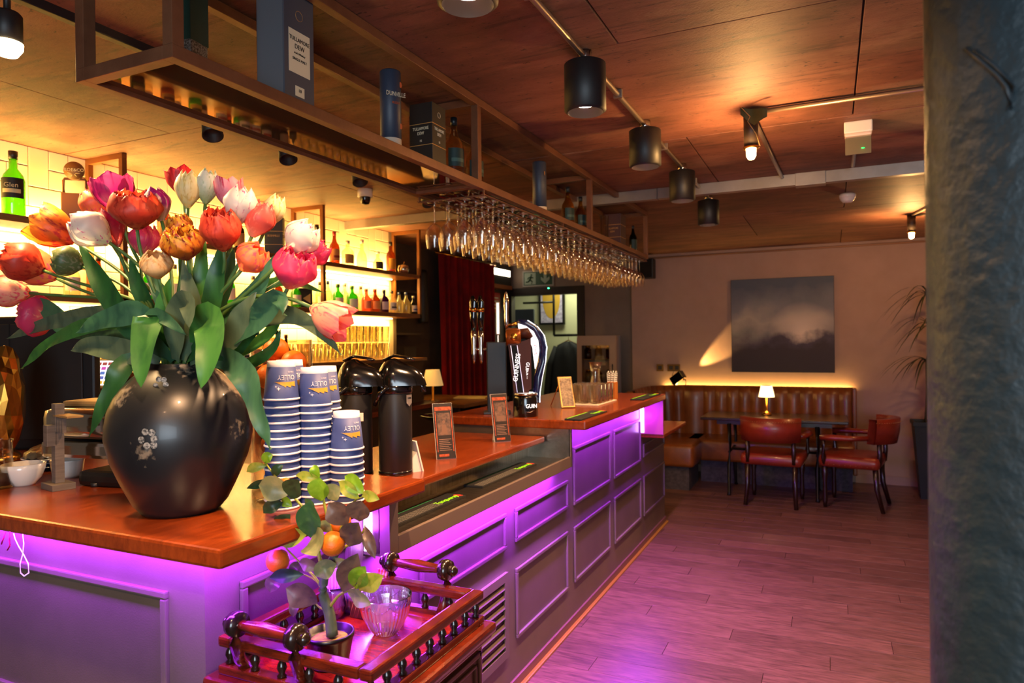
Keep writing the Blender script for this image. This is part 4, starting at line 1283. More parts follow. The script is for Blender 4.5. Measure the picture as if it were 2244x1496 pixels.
part('cabinet', MB().box(-.09, .09, -.08, .07, 0, .23, .01), black_matt, t)
part('grille', MB().box(-.08, .08, -.085, -.08, .01, .22), M('speaker_cloth', '0a0a0a', .9), t)
part('bracket', MB().box(-.02, .02, .07, .08, .08, .15), black_matt, t)
t = thing('socket_plate', 'low wall outlet with white cable right of the bench', 'socket', (.487, 8.145, .26))
part('plate', MB().box(-.02, .02, -.012, .004, 0, .05, .002), black_matt, t)
part('cable', MB().tube([(0, -.015, .01), (-.005, -.02, -.06), (-.02, -.02, -.16), (-.035, -.02, -.25)], .008, 8), white_card, t)
# tall planter with a palm
PLX, PLY = .85, 7.62
t = thing('tall_planter', 'tall dark tapering planter beside the column', 'planter', (PLX, PLY, 0))
part('pot', MB().lathe([(.13, 0), (.205, .70), (.22, .70), (.22, .735), (.19, .735), (.18, .68), (0, .68)], seg=4, cap=False, smooth=False).xf(Matrix.Rotation(pi / 4, 4, 'Z')), M('black_planter', '16151a', .6), t)
part('soil', MB().box(-.12, .12, -.12, .12, .66, .69), M('soil', '1d140e', .9), t)
pm_ = M('palm_leaf', '2a2a12', .6, 0, '3d3a1a', 6)
t = thing('dragon_palm', 'spiky palm in the tall planter, half hidden by the column', 'plant', (PLX, PLY, .69))
for h, dx in ((.62, -.02), (.95, .02), (1.25, .0)):
    part('cane', MB().tube([(dx * 2, 0, -.02), (dx, 0, h * .5), (dx, 0, h)], .014, 8), M('palm_cane', '4a3a26', .8), t)
    for k in range(22):
        a = 2 * pi * k / 22 + h
        Ls = random.uniform(.34, .5)
        el = random.uniform(.2, 1.1)
        P = []
        for q in range(7):
            u = q / 6
            r_ = Ls * u * cos(el * (1 - .3 * u))
            z_ = h + Ls * (u * sin(el) - (.9 * u * u))
            w = .011 * (1 - u) ** .6 + .0008
            P.append([(dx + r_ * cos(a) - w * sin(a), r_ * sin(a) + w * cos(a), z_), (dx + r_ * cos(a) + w * sin(a), r_ * sin(a) - w * cos(a), z_)])
        part('frond', MB().grid(P), pm_, t)


# ================================================================== ON THE NEAR COUNTER
ZC = 1.14
VX, VY = -1.464, 1.19
VZ = ZC
vm = bpy.data.materials.new('black_lacquer_flowers')
vm.use_nodes = True
N, L = vm.node_tree.nodes, vm.node_tree.links
b = N['Principled BSDF']
b.inputs['Roughness'].default_value = .36
b.inputs['Coat Weight'].default_value = .1
tc = N.new('ShaderNodeTexCoord')
vo = N.new('ShaderNodeTexVoronoi')
vo.inputs['Scale'].default_value = 8.5
L.new(tc.outputs['Object'], vo.inputs['Vector'])
no = N.new('ShaderNodeTexNoise')
no.inputs['Scale'].default_value, no.inputs['Detail'].default_value = 70, 4
L.new(tc.outputs['Object'], no.inputs['Vector'])
ad = N.new('ShaderNodeMath')
ad.operation = 'MULTIPLY_ADD'
ad.inputs[1].default_value = .55
L.new(no.outputs['Fac'], ad.inputs[0])
L.new(vo.outputs['Distance'], ad.inputs[2])
rp = N.new('ShaderNodeValToRGB')
rp.color_ramp.elements[0].position, rp.color_ramp.elements[1].position = .60, .72
rp.color_ramp.elements[0].color, rp.color_ramp.elements[1].color = (1, 1, 1, 1), (0, 0, 0, 1)
L.new(ad.outputs[0], rp.inputs[0])
sp = N.new('ShaderNodeSeparateColor')
L.new(vo.outputs['Color'], sp.inputs[0])
th = N.new('ShaderNodeMath')
th.operation = 'GREATER_THAN'
th.inputs[1].default_value = .5
L.new(sp.outputs[0], th.inputs[0])
mu = N.new('ShaderNodeMath')
mu.operation = 'MULTIPLY'
L.new(th.outputs[0], mu.inputs[0])
L.new(rp.outputs[0], mu.inputs[1])
m8 = N.new('ShaderNodeMath')
m8.operation = 'MULTIPLY'
m8.inputs[1].default_value = .75
L.new(mu.outputs[0], m8.inputs[0])
mx = N.new('ShaderNodeMix')
mx.data_type = 'RGBA'
mx.inputs[6].default_value = hx('16181c')
mx.inputs[7].default_value = hx('857a6a')
L.new(m8.outputs[0], mx.inputs[0])
L.new(mx.outputs[2], b.inputs['Base Color'])
VS = thing('flower_vase', 'large black lacquered vase with faded floral marks', 'vase', (VX, VY, VZ))
part('body', MB().lathe([(0, 0), (.085, 0), (.092, .006), (.108, .025), (.133, .077), (.156, .133), (.167, .185), (.166, .215), (.160, .25), (.146, .283), (.13, .306), (.108, .33), (.085, .348), (.074, .357), (.076, .364), (.068, .364), (.064, .35), (0, .33)], seg=64, cap=False), vm, VS)
flm = M('painted_blossom', '8a8c8a', .5, 0, '2a2c2e', 160, lo=.42, hi=.58)
for k, (a, z, s) in enumerate(((-62, .20, 1.0), (-58, .318, .8))):
    a = radians(a)
    rr_ = .1672 if k == 0 else .121
    mbx = MB()
    for q in range(6):
        u, w_ = (.012 + .004 * (q % 2)) * s * cos(q * 1.1), (.012 + .004 * (q % 3)) * s * sin(q * 1.1)
        an = a + u / rr_
        c_, s_ = cos(an), sin(an)
        tang, nrm = V((-s_, c_, 0)), V((c_, s_, 0))
        ctr = V((rr_ * c_, rr_ * s_, z + w_)) + nrm * .0008
        vs = [ctr + nrm * .0008] + [ctr + tang * (.008 * s * cos(h)) + V((0, 0, 1)) * (.008 * s * sin(h)) for h in [2 * pi * j / 10 for j in range(10)]]
        mbx.add(vs, [(0, 1 + j, 1 + (j + 1) % 10) for j in range(10)], True)
    part('blossom', mbx, flm, VS)

# paper cups
cup_blue = M('blue_paper_cup', '3a4a86', .55, 0, '36457e', 4)
cup_white = M('white_paper', 'e9e1e4', .6)
_cb = MB().lathe([(.0425, .004), (.0345, .083), (.034, .083)], seg=36, cap=False).mesh('sleeve', cup_blue)
_cr = MB().lathe([(.0425, 0), (.0445, .0008), (.0450, .003), (.044, .005), (.0423, .0055)], seg=36, cap=False).mesh('rim', cup_white)
_cw = MB().lathe([(.0345, .083), (.0332, .098), (.031, .098), (.0305, .092), (0, .092)], seg=36, cap=False).mesh('base_band', cup_white)
cup_gold, cup_pale = M('cup_gold', 'd8a03a', .5), M('cup_letter', 'e8e0e8', .6)


def wrap(me, r_of_z, a0):
    """bend a flat upright mesh (x across, y up) round a vertical cone"""
    for v in me.vertices:
        x, z = v.co.x, v.co.y
        r = r_of_z(z) + .0011
        a = a0 + x / r
        v.co = (r * cos(a), r * sin(a), z)
    return me


def cup_art(c):
    rz_ = lambda z: .0425 - (z - .004) * .008 / .079
    a0 = radians(-24)
    me = textmesh('OLLEY', .0165, cup_pale, 0, 'LEFT')
    for v in me.vertices:
        v.co.x, v.co.y = -v.co.x * .95 + .020, -v.co.y + .058
    put('lettering', wrap(me, rz_, a0), c)
    me = textmesh('SPIRITS', .0055, cup_pale, 0, 'LEFT')
    for v in me.vertices:
        v.co.x, v.co.y = -v.co.x + .018, -v.co.y + .071
    put('lettering', wrap(me, rz_, a0), c)
    me = bpy.data.meshes.new('flash')
    pts = [(-.034, .047), (-.02, .0465), (-.006, .046), (.008, .0465), (.02, .047), (.02, .034), (.008, .037), (.007, .032), (-.005, .037), (-.006, .033), (-.02, .041)]
    me.from_pydata([(x, y, 0) for x, y in pts], [], [(0, 1, 10), (1, 2, 9, 10), (2, 8, 9), (2, 3, 7, 8), (3, 6, 7), (3, 4, 5, 6)])
    me.materials.append(cup_gold)
    put('flash', wrap(me, rz_, a0), c)
    me = bpy.data.meshes.new('stars')
    vs, fs = [], []
    for (x, y, s) in ((-.024, .030, .005), (-.030, .035, .0032)):
        n = len(vs)
        for k in range(8):
            q = s if k % 2 == 0 else s * .3
            vs.append((x + q * cos(k * pi / 4), y + q * sin(k * pi / 4), 0))
        fs.append(tuple(range(n, n + 8)))
    me.from_pydata(vs, [], fs)
    me.materials.append(cup_pale)
    put('stars', wrap(me, rz_, a0), c)


STK = (((-1.252, 1.313), 15, 'left'), ((-1.210, 1.385), 14, 'middle'), ((-1.143, 1.428), 8, 'short right'), ((-1.30, 1.392), 15, 'rear left'), ((-1.247, 1.465), 14, 'rear middle'))
for (x, y), n, nm in STK:
    for k in range(n):
        top = k == n - 1
        c = thing('paper_cup', ('upside down blue paper cup on top of the %s stack' % nm) if top else 'blue paper cup, %s from the bottom of the %s stack' % (ordn(k), nm), 'paper cup', (x + random.uniform(-.0008, .0008), y + random.uniform(-.0008, .0008), ZC + k * .0192), random.uniform(-.05, .05), 'stacked blue paper cups')
        put('sleeve', _cb, c)
        put('rim', _cr, c)
        put('base_band', _cw, c)
        if top:
            cup_art(c)

# airpots on the lower counter
ZI = 1.06


def airpot(x, y, label, rz, tagtext):
    t = thing('airpot', label, 'airpot', (x, y, ZI), rz, 'black pump airpots')
    part('body', MB().lathe([(.058, 0), (.062, .006), (.062, .30), (.060, .306)], seg=36), M('airpot_black', '17171a', .45), t)
    part('foot_ring', MB().lathe([(.064, 0), (.064, .012), (.062, .016)], seg=36), black_gloss, t)
    part('collar', MB().lathe([(.063, .30), (.066, .305), (.066, .325), (.062, .335)], seg=36), black_gloss, t)
    rows = []
    for j in range(8):
        u = j / 7
        z = .33 + .10 * sin(u * pi / 2)
        s = cos(u * pi / 2) ** .8
        row = []
        for q in range(37):
            a = 2 * pi * q / 36
            r = .066 * s
            ext = (.060 * (1 - u) ** .5 * max(0, cos(a)) ** 2.2) * (1 if u < .8 else .4)
            row.append(((r + ext) * cos(a), (r) * sin(a) * (1 - .1 * max(0, cos(a))), z - .05 * max(0, cos(a)) ** 2 * u * .5))
        rows.append(row)
    rows[-1] = [(0, 0, .43)] * 37
    part('lid', MB().grid(rows), black_gloss, t)
    part('nozzle', MB().tube([(.10, 0, .345), (.112, 0, .325), (.112, 0, .305)], .011, 10), black_gloss, t)
    part('lever', MB().tube([(-.04, 0, .425), (0, 0, .44), (.05, 0, .432), (.075, 0, .424)], .018, 10, flat=.3), black_gloss, t)
    for s in (-1, 1):
        part('handle', MB().tube([(0, s * .067, .33), (-.03, s * .075, .30), (-.05, s * .07, .26)], .008, 8), black_gloss, t)
    pl = part('plate', MB().box(-.03, .03, -.0635, -.0605, .205, .235, .001).xf(Matrix.Rotation(radians(25), 4, 'Z')) if tagtext == 'TEA' else MB().prism([(-.014, 0), (-.014, .03), (.014, .03), (.014, 0), (0, -.012)], 'y', -.0665, -.064).xf(Matrix.Rotation(radians(75), 4, 'Z') @ Matrix.Translation((0, 0, .265))), white_card if tagtext == 'TEA' else M('tag_silver', 'c8c0b4', .4, .5), t)
    rt_ = radians(25 if tagtext == 'TEA' else 75)
    R_ = Matrix.Rotation(rt_, 4, 'Z')
    p_ = R_ @ V((.008 if tagtext == 'TEA' else 0, -.0642 if tagtext == 'TEA' else -.067, .22 if tagtext == 'TEA' else .283))
    lettering(tagtext, .014 if tagtext == 'TEA' else .008, ink, pl, p_, (pi / 2, 0, rt_), .8)
    return t


airpot(-1.60, 2.05, 'black pump airpot with a TEA label, left of the two', radians(12), 'TEA')
airpot(-1.478, 2.13, 'black pump airpot with a COFFEE tag, right of the two', radians(12), 'COFFEE')


# table cards
def card(label, x, y, z, rz, h=.235, w=.085, kind=0):
    t = thing('menu_card', label, 'menu card', (x, y, z), rz, 'standing menu cards')
    lean = Matrix.Rotation(radians(-14), 4, 'X')
    bd = part('board', MB().box(-w / 2, w / 2, -.003, .003, 0, h, .0008).xf(lean), white_card, t)
    fa = part('print', MB().box(-w / 2 + .001, w / 2 - .001, -.0042, -.003, .001, h - .001).xf(lean), M('card_dark', '241a18', .45), t)
    og = M('card_orange', 'c0562a', .5, 0, '7a2c18', 90)
    mbx = MB()
    mbx.box(-w / 2 + .006, w / 2 - .006, -.0048, -.0042, h - .032, h - .016).box(-w / 2 + .006, -w / 2 + .010, -.0048, -.0042, .03, h - .035).box(w / 2 - .010, w / 2 - .006, -.0048, -.0042, .03, h - .035).box(-w / 2 + .012, w / 2 - .03, -.0048, -.0042, .01, .02)
    part('border', mbx.xf(lean), og, fa)
    ph = part('photo', MB().box(-w / 2 + .014, w / 2 - .014, -.0048, -.0042, h * .42, h * .82).xf(lean), M('card_photo', '3a2c2a', .5, 0, '7a5a48', 40), fa)
    cc_ = M('card_cream', '74523f', .6)
    part('picture', MB().lathe([(0, 0), (.012 if kind else .007, 0)], seg=16, cap=False).xf(lean @ Matrix.Translation((0, -.0052, h * (.68 if kind else .66))) @ Matrix.Rotation(pi / 2, 4, 'X')), cc_, ph)
    part('picture', (MB().box(-.02, .02, -.0052, -.0048, h * .44, h * .54) if kind else MB().prism([(-.014, h * .44), (.014, h * .44), (.008, h * .61), (-.008, h * .61)], 'y', -.0052, -.0048)).xf(lean), cc_, ph)
    mbx = MB()
    for k in range(7):
        mbx.box(-w / 2 + .016, w / 2 - .016 - .006 * (k % 3), -.0046, -.0042, h * .15 + k * .0075, h * .15 + k * .0075 + .0025)
    part('text_lines', mbx.xf(lean), M('card_text', '8a6a58', .6), fa)
    part('strut', MB().prism([(.005, .0), (.005 + h * .155, h * .62), (.085, .0)], 'x', -.02, .02), white_card, t)
    return t


card('dark orange-bordered cocktail card beside the airpots', -1.46, 2.47, ZI, radians(48))
card('cocktail card with a round drink photo near the beer tower', -1.45, 2.99, ZI, radians(48), kind=1)
card('white backed card half hidden behind the right airpot', -1.425, 2.215, ZI, radians(150), .12, .05)

# crockery and clutter at the left
_p = at(52, 1062, 'z', ZC)
t = thing('white_bowl', 'white ceramic bowl at the left end of the counter', 'bowl', (_p.x, _p.y, ZC))
part('body', MB().lathe([(.0, .0), (.028, 0), (.03, .004), (.046, .022), (.055, .048), (.057, .064), (.054, .064), (.05, .045), (.03, .012), (0, .01)], seg=36, cap=False), white_ceramic, t)
_p = at(148, 1044, 'z', ZC)
t = thing('ramekin', 'white fluted ramekin behind the wooden cross stand', 'ramekin', (_p.x, _p.y, ZC))
rows = []
for r, z in ((.0, .0), (.036, 0), (.04, .008), (.046, .05), (.048, .055), (.045, .055), (.04, .01), (0, .01)):
    rows.append([((r + (.0009 * (q % 2) if .006 < z < .052 else 0)) * cos(2 * pi * q / 64), (r + (.0009 * (q % 2) if .006 < z < .052 else 0)) * sin(2 * pi * q / 64), z) for q in range(65)])
part('body', MB().grid(rows), white_ceramic, t)
_p = at(95, 1030, 'z', ZC)
for k, (c_, r_) in enumerate((('3a5aa0', .085), ('2a4488', .08), ('b8bcc8', .078))):
    t = thing('side_plate', ('blue side plate at the bottom of the small pile', 'blue side plate in the middle of the small pile', 'pale plate on top of the small blue pile')[k], 'plate', (_p.x - .02, _p.y + .03, ZC + .012 * k), 0, 'small plate pile')
    part('dish', MB().lathe([(0, .002), (.045, 0), (.05, .004), (r_, .014), (r_, .017), (.05, .008), (0, .006)], seg=36, cap=False), M('plate_' + c_, c_, .2, coat=.4), t)
t = thing('foil_dish', 'crumpled silver foil cover on the pale plate', 'foil', (_p.x - .02, _p.y + .03, ZC + .042))
rows = []
for j in range(9):
    u = j / 8
    rows.append([((.07 * cos(u * pi / 2) + random.uniform(-.006, .006)) * cos(2 * pi * q / 30), (.07 * cos(u * pi / 2) + random.uniform(-.006, .006)) * sin(2 * pi * q / 30), .04 * sin(u * pi / 2) + random.uniform(-.004, .004) * (j < 8)) for q in range(30)])
    rows[-1].append(rows[-1][0])
part('sheet', MB().grid(rows), M('foil', 'b8a890', .22, .9), t)
_p = at(128, 1070, 'z', ZC)
gw = M('grey_oak_block', '6e6258', .6, 0, '574c44', 6, (1, 1, 12))
t = thing('cross_stand', 'grey wooden cross-shaped stand on a block base', 'stand', (_p.x, _p.y, ZC), radians(-12))
part('base', MB().box(-.042, .042, -.03, .03, 0, .018, .001), gw, t)
part('post', MB().box(-.014, .014, -.012, .012, .018, .165, .001), gw, t)
part('cross_block', MB().box(-.014, .014, -.032, -.006, .125, .185, .001), gw, t)
part('upper_post', MB().box(-.010, .018, -.012, .012, .165, .245, .001), gw, t)
part('arm_plate', MB().box(.0, .10, -.012, .03, .208, .214, .001), M('tan_ply', '9a7442', .5), t)
for k in range(3):
    part('pin', MB().box(.018 + .018 * k, .026 + .018 * k, -.01, .0, .165, .206), gw, t)
# chrome contact grill / toaster
_p = at(245, 1000, 'z', 1.2)
ts = thing('contact_toaster', 'chrome topped contact toaster beside the vase', 'toaster', (-1.985, 1.40, ZC), radians(10))
part('base', MB().box(-.04, .19, -.12, .10, .0, .045, .015), M('black_plastic', '141210', .4), ts)
part('hinge_arm', MB().tube([(-.03, .06, .03), (-.07, .06, .06), (.0, .06, .09)], .018, 10), M('black_plastic', '141210', .4), ts)
part('lower_shell', MB().box(-.20, .20, -.10, .10, .075, .125, .012), chrome, ts)
part('upper_shell', MB().box(-.20, .20, -.10, .10, .128, .225, .03), chrome, ts)
part('grip', MB().box(-.16, .10, -.06, .06, .225, .243, .008), M('tan_ply', '9a7442', .5), ts)
part('foot', MB().lathe([(.012, -.0), (.012, .012)], (.02, -.115, 0), 12), black_matt, ts)
# monitor seen from behind and the till screen
mo_ = thing('till_monitor', 'back of a large black till monitor behind the counter', 'monitor', (-2.82, 1.70, 1.06), radians(24))
part('rear_shell', MB().box(-.30, .185, -.02, .02, .08, .61, .01), black_matt, mo_)
part('rear_panel', MB().box(-.22, .14, -.028, -.02, .12, .58, .004), M('matt_dark_brown', '1a1411', .6), mo_)
part('seam', MB().box(-.152, -.148, -.0295, -.028, .12, .58), M('seam_black', '050404', .8), mo_)
part('stand', MB().box(-.06, .06, .02, .06, -.0, .3, .006), black_matt, mo_)
part('foot', MB().box(-.15, .15, -.08, .12, -.0, .015, .004), black_matt, mo_)
_p = at(222, 818, 'y', 2.0)
ti = thing('till_tablet', 'tilted till tablet showing rows of coloured buttons', 'tablet', (_p.x, 2.0, _p.z), radians(18))
tilt = Matrix.Rotation(radians(-22), 4, 'X')
part('case', MB().box(-.10, .10, -.006, .008, -.07, .07, .006).xf(tilt), M('cream_case', 'c8b088', .4), ti)
sc_ = part('screen', MB().box(-.088, .088, -.0075, -.006, -.058, .058).xf(tilt), M('till_screen', 'f0f0f4', .3, em=(.85, .86, .95), es=.8), ti)
for r_, cc in enumerate(('8a2a3a', 'b03ab0', '3a6ac8', '3a5ac0', 'c8a82a')):
    for k in range(6):
        part('button', MB().box(-.08 + .027 * k, -.059 + .027 * k, -.0082, -.0075, .036 - .022 * r_, .050 - .022 * r_).xf(tilt), M('btn_' + cc, cc, .4, em=cc, es=.5), sc_)
part('stem', MB().tube([(0, .01, -.03), (0, .05, -.14), (0, .05, 1.06 - _p.z)], .014, 10), M('cream_case', 'c8b088', .4), ti)
part('foot', MB().box(-.07, .07, -.03, .12, 1.06 - _p.z, 1.075 - _p.z, .004), M('cream_case', 'c8b088', .4), ti)
sd_ = slab('worktop', 'inner service counter carrying the till behind the bar', -3.05, -1.96, 1.75, 2.5, 1.02, 1.06)
ib2 = thing('counter_base', 'dark cabinet carrying the till counter', 'cabinet', (-2.5, 2.1, 0))
part('body', MB().box(-3.0, -2.0, 1.78, 2.45, 0, 1.02), dark_wall, ib2, True)
# tall tumbler and gold pineapple at the left edge
_p = at(-2, 1070, 'z', ZC)
t = thing('storage_glass', 'tall clear jar cut by the left edge of the picture', 'jar', (_p.x, _p.y, ZC))
part('body', MB().lathe([(.03, 0), (.034, .004), (.034, .135), (.036, .138), (.036, .142), (.032, .142), (.031, .008), (0, .008)], seg=24, cap=False), clear_glass, t)
part('filling', MB().lathe([(.03, .01), (.03, .045), (0, .045)], seg=20), M('dark_filling', '2a1c18', .6), t)
t = thing('gold_pineapple', 'faceted gold ornament cut by the left edge', 'ornament', (-2.63, 1.42, ZC))
bm = bmesh.new()
bmesh.ops.create_icosphere(bm, subdivisions=3, radius=1)
for v in bm.verts:
    n_ = v.co.copy()
    v.co = V((n_.x * .065, n_.y * .065, n_.z * .19 + .22)) * (1 + random.uniform(-.05, .05))
me = bpy.data.meshes.new('body')
bm.to_mesh(me)
bm.free()
me.materials.append(M('hammered_gold', 'b07a30', .22, .95))
put('body', me, t)
part('base', MB().lathe([(.05, 0), (.05, .03), (.03, .05)], seg=20), M('hammered_gold', 'b07a30', .22, .95), t)
_p = at(66, 700, 'y', 1.95)
cmx = thing('coffee_grinder', 'dark coffee machine mostly hidden behind the till monitor', 'machine', (_p.x, 1.95, 1.06))
_h = _p.z - 1.06 - .004
part('case', MB().box(-.12, .12, -.10, .12, 0, _h, .01), black_matt, cmx)
part('drip_tray', MB().box(-.1, .1, -.16, -.1, 0, .04, .005), steel, cmx)
for k in range(3):
    t = thing('paper_cup', ('upside down blue paper cup at the bottom, behind the till monitor', 'upside down blue paper cup in the middle, behind the till monitor', 'upside down blue paper cup on top, behind the till monitor')[k], 'paper cup', (_p.x, 1.95, 1.06 + _h + .0192 * k), 0, 'cups behind the till monitor')
    put('sleeve', _cb, t)
    put('rim', _cr, t)
    put('base_band', _cw, t)

# tall glass vase of oranges behind the black vase
orange_skin = M('orange_skin', 'd8741a', .42, 0, 'c8600e', 8, bump=.12, bs=220)
_x, _y = -1.43, 1.50
t = thing('fruit_cylinder', 'tall clear glass cylinder holding oranges behind the vase', 'glass vase', (_x, _y, ZC))
part('glass', MB().lathe([(.05, 0), (.085, .006), (.085, .42), (.082, .42), (.081, .012), (0, .012)], seg=36, cap=False), G('vase_glass', 'fbf4e8', 1.2), t)
_sph = MB().lathe([(.0, -.036)] + [(.036 * sin(pi * k / 12), -.036 * cos(pi * k / 12)) for k in range(1, 12)] + [(0, .036)], seg=20, cap=False)
_om = _sph.mesh('orange', orange_skin)
_lm = _sph.mesh('lime', M('lime_skin', '7c8a1c', .4, 0, '5c701a', 8, bump=.1, bs=200))
_wds = ('lowest', 'second lowest', 'low', 'lower middle', 'middle', 'upper middle', 'upper', 'higher', 'second highest', 'highest')
for k in range(10):
    z = .05 + .038 * k
    a = k * 2.4
    lime_ = k in (0,)
    o = put('lime' if lime_ else 'orange', _lm if lime_ else _om, None, (_x + .036 * cos(a), _y + .036 * sin(a), ZC + z))
    tag(o, ('green lime' if lime_ else 'orange fruit') + ' inside the tall glass cylinder, %s of the pile' % _wds[k], 'lime' if lime_ else 'orange', 'fruit in the glass cylinder')
t = thing('wine_goblet', 'clear stemmed glass base beside the vase', 'glass', (-1.33, 1.36, ZC))
part('foot', MB().lathe([(.042, 0), (.04, .003), (.012, .008), (.005, .014)], seg=24), clear_glass, t)
part('stem', MB().lathe([(.005, .014), (.004, .07), (.008, .08)], seg=10, cap=False), clear_glass, t)
part('bowl', MB().lathe([(.008, .08), (.03, .095), (.044, .13), (.045, .16), (.04, .2)], seg=24, cap=False), clear_glass, t)

# ================================================================== ON THE RAISED TOP
ZT = 1.145
GX, GY = -1.49, 3.36
gz = atan2(-GX, GY)
gt_ = thing('stout_tap', 'illuminated black and blue stout beer tap on the raised top', 'beer tap', (GX, GY, ZT), gz)
S1 = .00245
gb = lambda px, py: ((px - 1137) * S1, (915 - py) * S1)
part('base', MB().lathe([(.066, 0), (.068, .005), (.066, .10), (.062, .115), (0, .115)], seg=32, cap=False), black_gloss, gt_)
part('chrome_ring', MB().lathe([(.067, .115), (.069, .12), (.067, .126), (.05, .126)], seg=32, cap=False), chrome, gt_)
part('plinth_light', MB().lathe([(.058, .126), (0, .127)], seg=32, cap=False), M('tap_light', 'ffffff', .4, em=(.8, .88, 1), es=.8), gt_)
amb = M('dark_amber_body', '3a1608', .5, spec=.2)
(x0, z0), (x1, z1), (x2, z2), (x3, z3) = gb(1112, 865), gb(1100, 755), gb(1130, 755), gb(1145, 865)
bd = part('body', MB().prism([(x0, z0), (x1, z1), (x2, z2), (x3, z3)], 'y', -.035, .03), amb, gt_)
(x0, z0), (x1, z1), (x2, z2), (x3, z3) = gb(1119, 862), gb(1106, 760), gb(1120, 760), gb(1133, 862)
fp = part('face_plate', MB().prism([(x0, z0), (x1, z1), (x2, z2), (x3, z3)], 'y', -.038, -.035), M('tap_black', '07070a', .6, spec=.15), gt_)
ln = M('tap_line', 'ffffff', .4, em=(.62, .6, 1), es=.55)
for (a, b_), (c, d_) in (((1119, 862), (1106, 760)), ((1133, 862), (1120, 760))):
    p, q = gb(a, b_), gb(c, d_)
    part('light_line', MB().tube([(p[0], -.039, p[1]), (q[0], -.039, q[1])], .0016, 6), ln, fp)
tl = M('tap_letter', 'ffffff', .4, em=(.85, .9, 1), es=.6)
p = gb(1119, 808)
lettering('GUINNESS', .034, tl, fp, (p[0], -.040, p[1]), (pi / 2, radians(-83), 0), .95, .0008)
p = gb(1140, 815)
(x0, z0), (x1, z1), (x2, z2), (x3, z3) = gb(1133, 864), gb(1120, 755), gb(1150, 745), gb(1150, 855)
part('side_plate', MB().prism([(x0, z0), (x1, z1), (x2, z2), (x3, z3)], 'y', -.028, .03), amb, gt_)
lettering('GUINNESS', .026, tl, gt_, (gb(1139, 820)[0], -.031, gb(1139, 820)[1]), (pi / 2, radians(100), 0), .95, .0008)
lettering('GUIN', .030, tl, gt_, (.030, -.0625, .058), (pi / 2, 0, radians(25)), .9, .0008)
part('swoosh', MB().tube([(.0, -.068, .03), (.022, -.064, .026), (.045, -.052, .036)], [.001, .0025, .001], 6), chrome, gt_)
# swan-neck font
arc = [(1160, 885), (1161, 862), (1166, 830), (1174, 795), (1177, 765), (1172, 740), (1158, 721), (1140, 711), (1122, 708)]
P = [(gb(a, c_)[0], 0, gb(a, c_)[1]) for a, c_ in arc]
part('blue_neck', MB().tube(P, [.02, .022, .024, .022, .022, .022, .02, .017, .014], 14, flat=1.0), M('navy_enamel', '0e1640', .2, coat=.6), gt_)
part('edge_light', MB().tube([(a + .019, -.012, c_) for a, b_, c_ in P[:7]] + [(P[7][0] + .008, -.012, P[7][2] + .014)], .003, 6), M('edge_light', 'ffffff', .4, em=(.7, .85, 1), es=1.0), gt_)
rows = []
for (a, c_), (d_, e_) in (((1122, 712), (1124, 735)), ((1140, 718), (1138, 742)), ((1156, 730), (1148, 752)), ((1166, 750), (1153, 765)), ((1168, 772), (1155, 785)), ((1164, 795), (1157, 800)), ((1160, 810), (1158, 812))):
    p, q = gb(a, c_), gb(d_, e_)
    rows.append([(p[0], -.016, p[1]), (q[0], -.016, q[1])])
part('glow_panel', MB().grid(rows), M('tap_glow', 'ffffff', .4, em=(.9, .95, 1), es=.9), gt_)
p = gb(1160, 770)
part('harp_mark', MB().tube([(p[0] - .008, -.018, p[1] - .025), (p[0] + .006, -.018, p[1] - .02), (p[0] - .004, -.018, p[1]), (p[0] + .006, -.018, p[1] + .02), (p[0] - .008, -.018, p[1] + .025)], .0025, 5), M('red_mark', 'c01830', .4), gt_)
part('amber_hub', MB().lathe([(.045, -.04), (.05, -.03), (.05, .03), (.045, .04)], seg=24).xf(Matrix.Translation((gb(1112, 742)[0], 0, gb(1112, 742)[1])) @ Matrix.Rotation(pi / 2, 4, 'Y')), M('copper_hub', '8a4a1c', .25, .6), gt_)
part('hub_cap', MB().lathe([(.018, -.053), (.02, -.049)], seg=20).xf(Matrix.Translation((gb(1113, 742)[0], 0, gb(1113, 742)[1])) @ Matrix.Rotation(pi / 2, 4, 'X').inverted()), brass, gt_)
part('cowl', MB().tube([(gb(1120, 735)[0], -.005, gb(1120, 735)[1]), (gb(1140, 733)[0], -.005, gb(1140, 733)[1]), (gb(1150, 745)[0], -.005, gb(1150, 745)[1])], [.03, .032, .02], 12), amb, gt_)
part('spout', MB().tube([(gb(1120, 712)[0], 0, gb(1120, 712)[1]), (gb(1100, 716)[0], 0, gb(1100, 716)[1])], [.012, .006], 10), brass, gt_)
part('tap_lever', MB().lathe([(.006, 0), (.011, .02), (.013, .06), (.011, .09), (.016, .12), (.014, .16), (.006, .19), (.0, .2)], (gb(1097, 722)[0], 0, gb(1097, 722)[1]), 16), chrome, gt_)
# black tower with two tall handles
tw = thing('beer_tower', 'square black beer tower with tall black tap handles', 'beer tower', (-1.70, 3.44, ZT), atan2(1.7, 3.44))
part('column', MB().box(-.055, .055, -.05, .05, 0, .40, .006), black_matt, tw)
part('foot', MB().box(-.075, .075, -.06, .06, 0, .012, .003), M('tower_foot', '2a211c', .4), tw)
for x, nm in ((-.125, 'a'), (-.085, 'b')):
    part('faucet', MB().lathe([(.006, .28), (.010, .30), (.014, .34), (.012, .38), (.016, .42), (.016, .46)], (x, -.06, 0), 14).tube([(x, -.06, .36), (-.05, -.04, .36)], .008, 8), chrome, tw)
    part('tap_handle', MB().tube([(x, -.06, .46), (x, -.06, .54), (x - .002, -.06, .62), (x - .004, -.06, .655)], [.013, .019, .021, .015], 12, flat=.6), black_gloss, tw)
    part('handle_band', MB().tube([(x - .001, -.06, .565), (x - .001, -.06, .59)], .0215, 12, flat=.62), brass, tw)
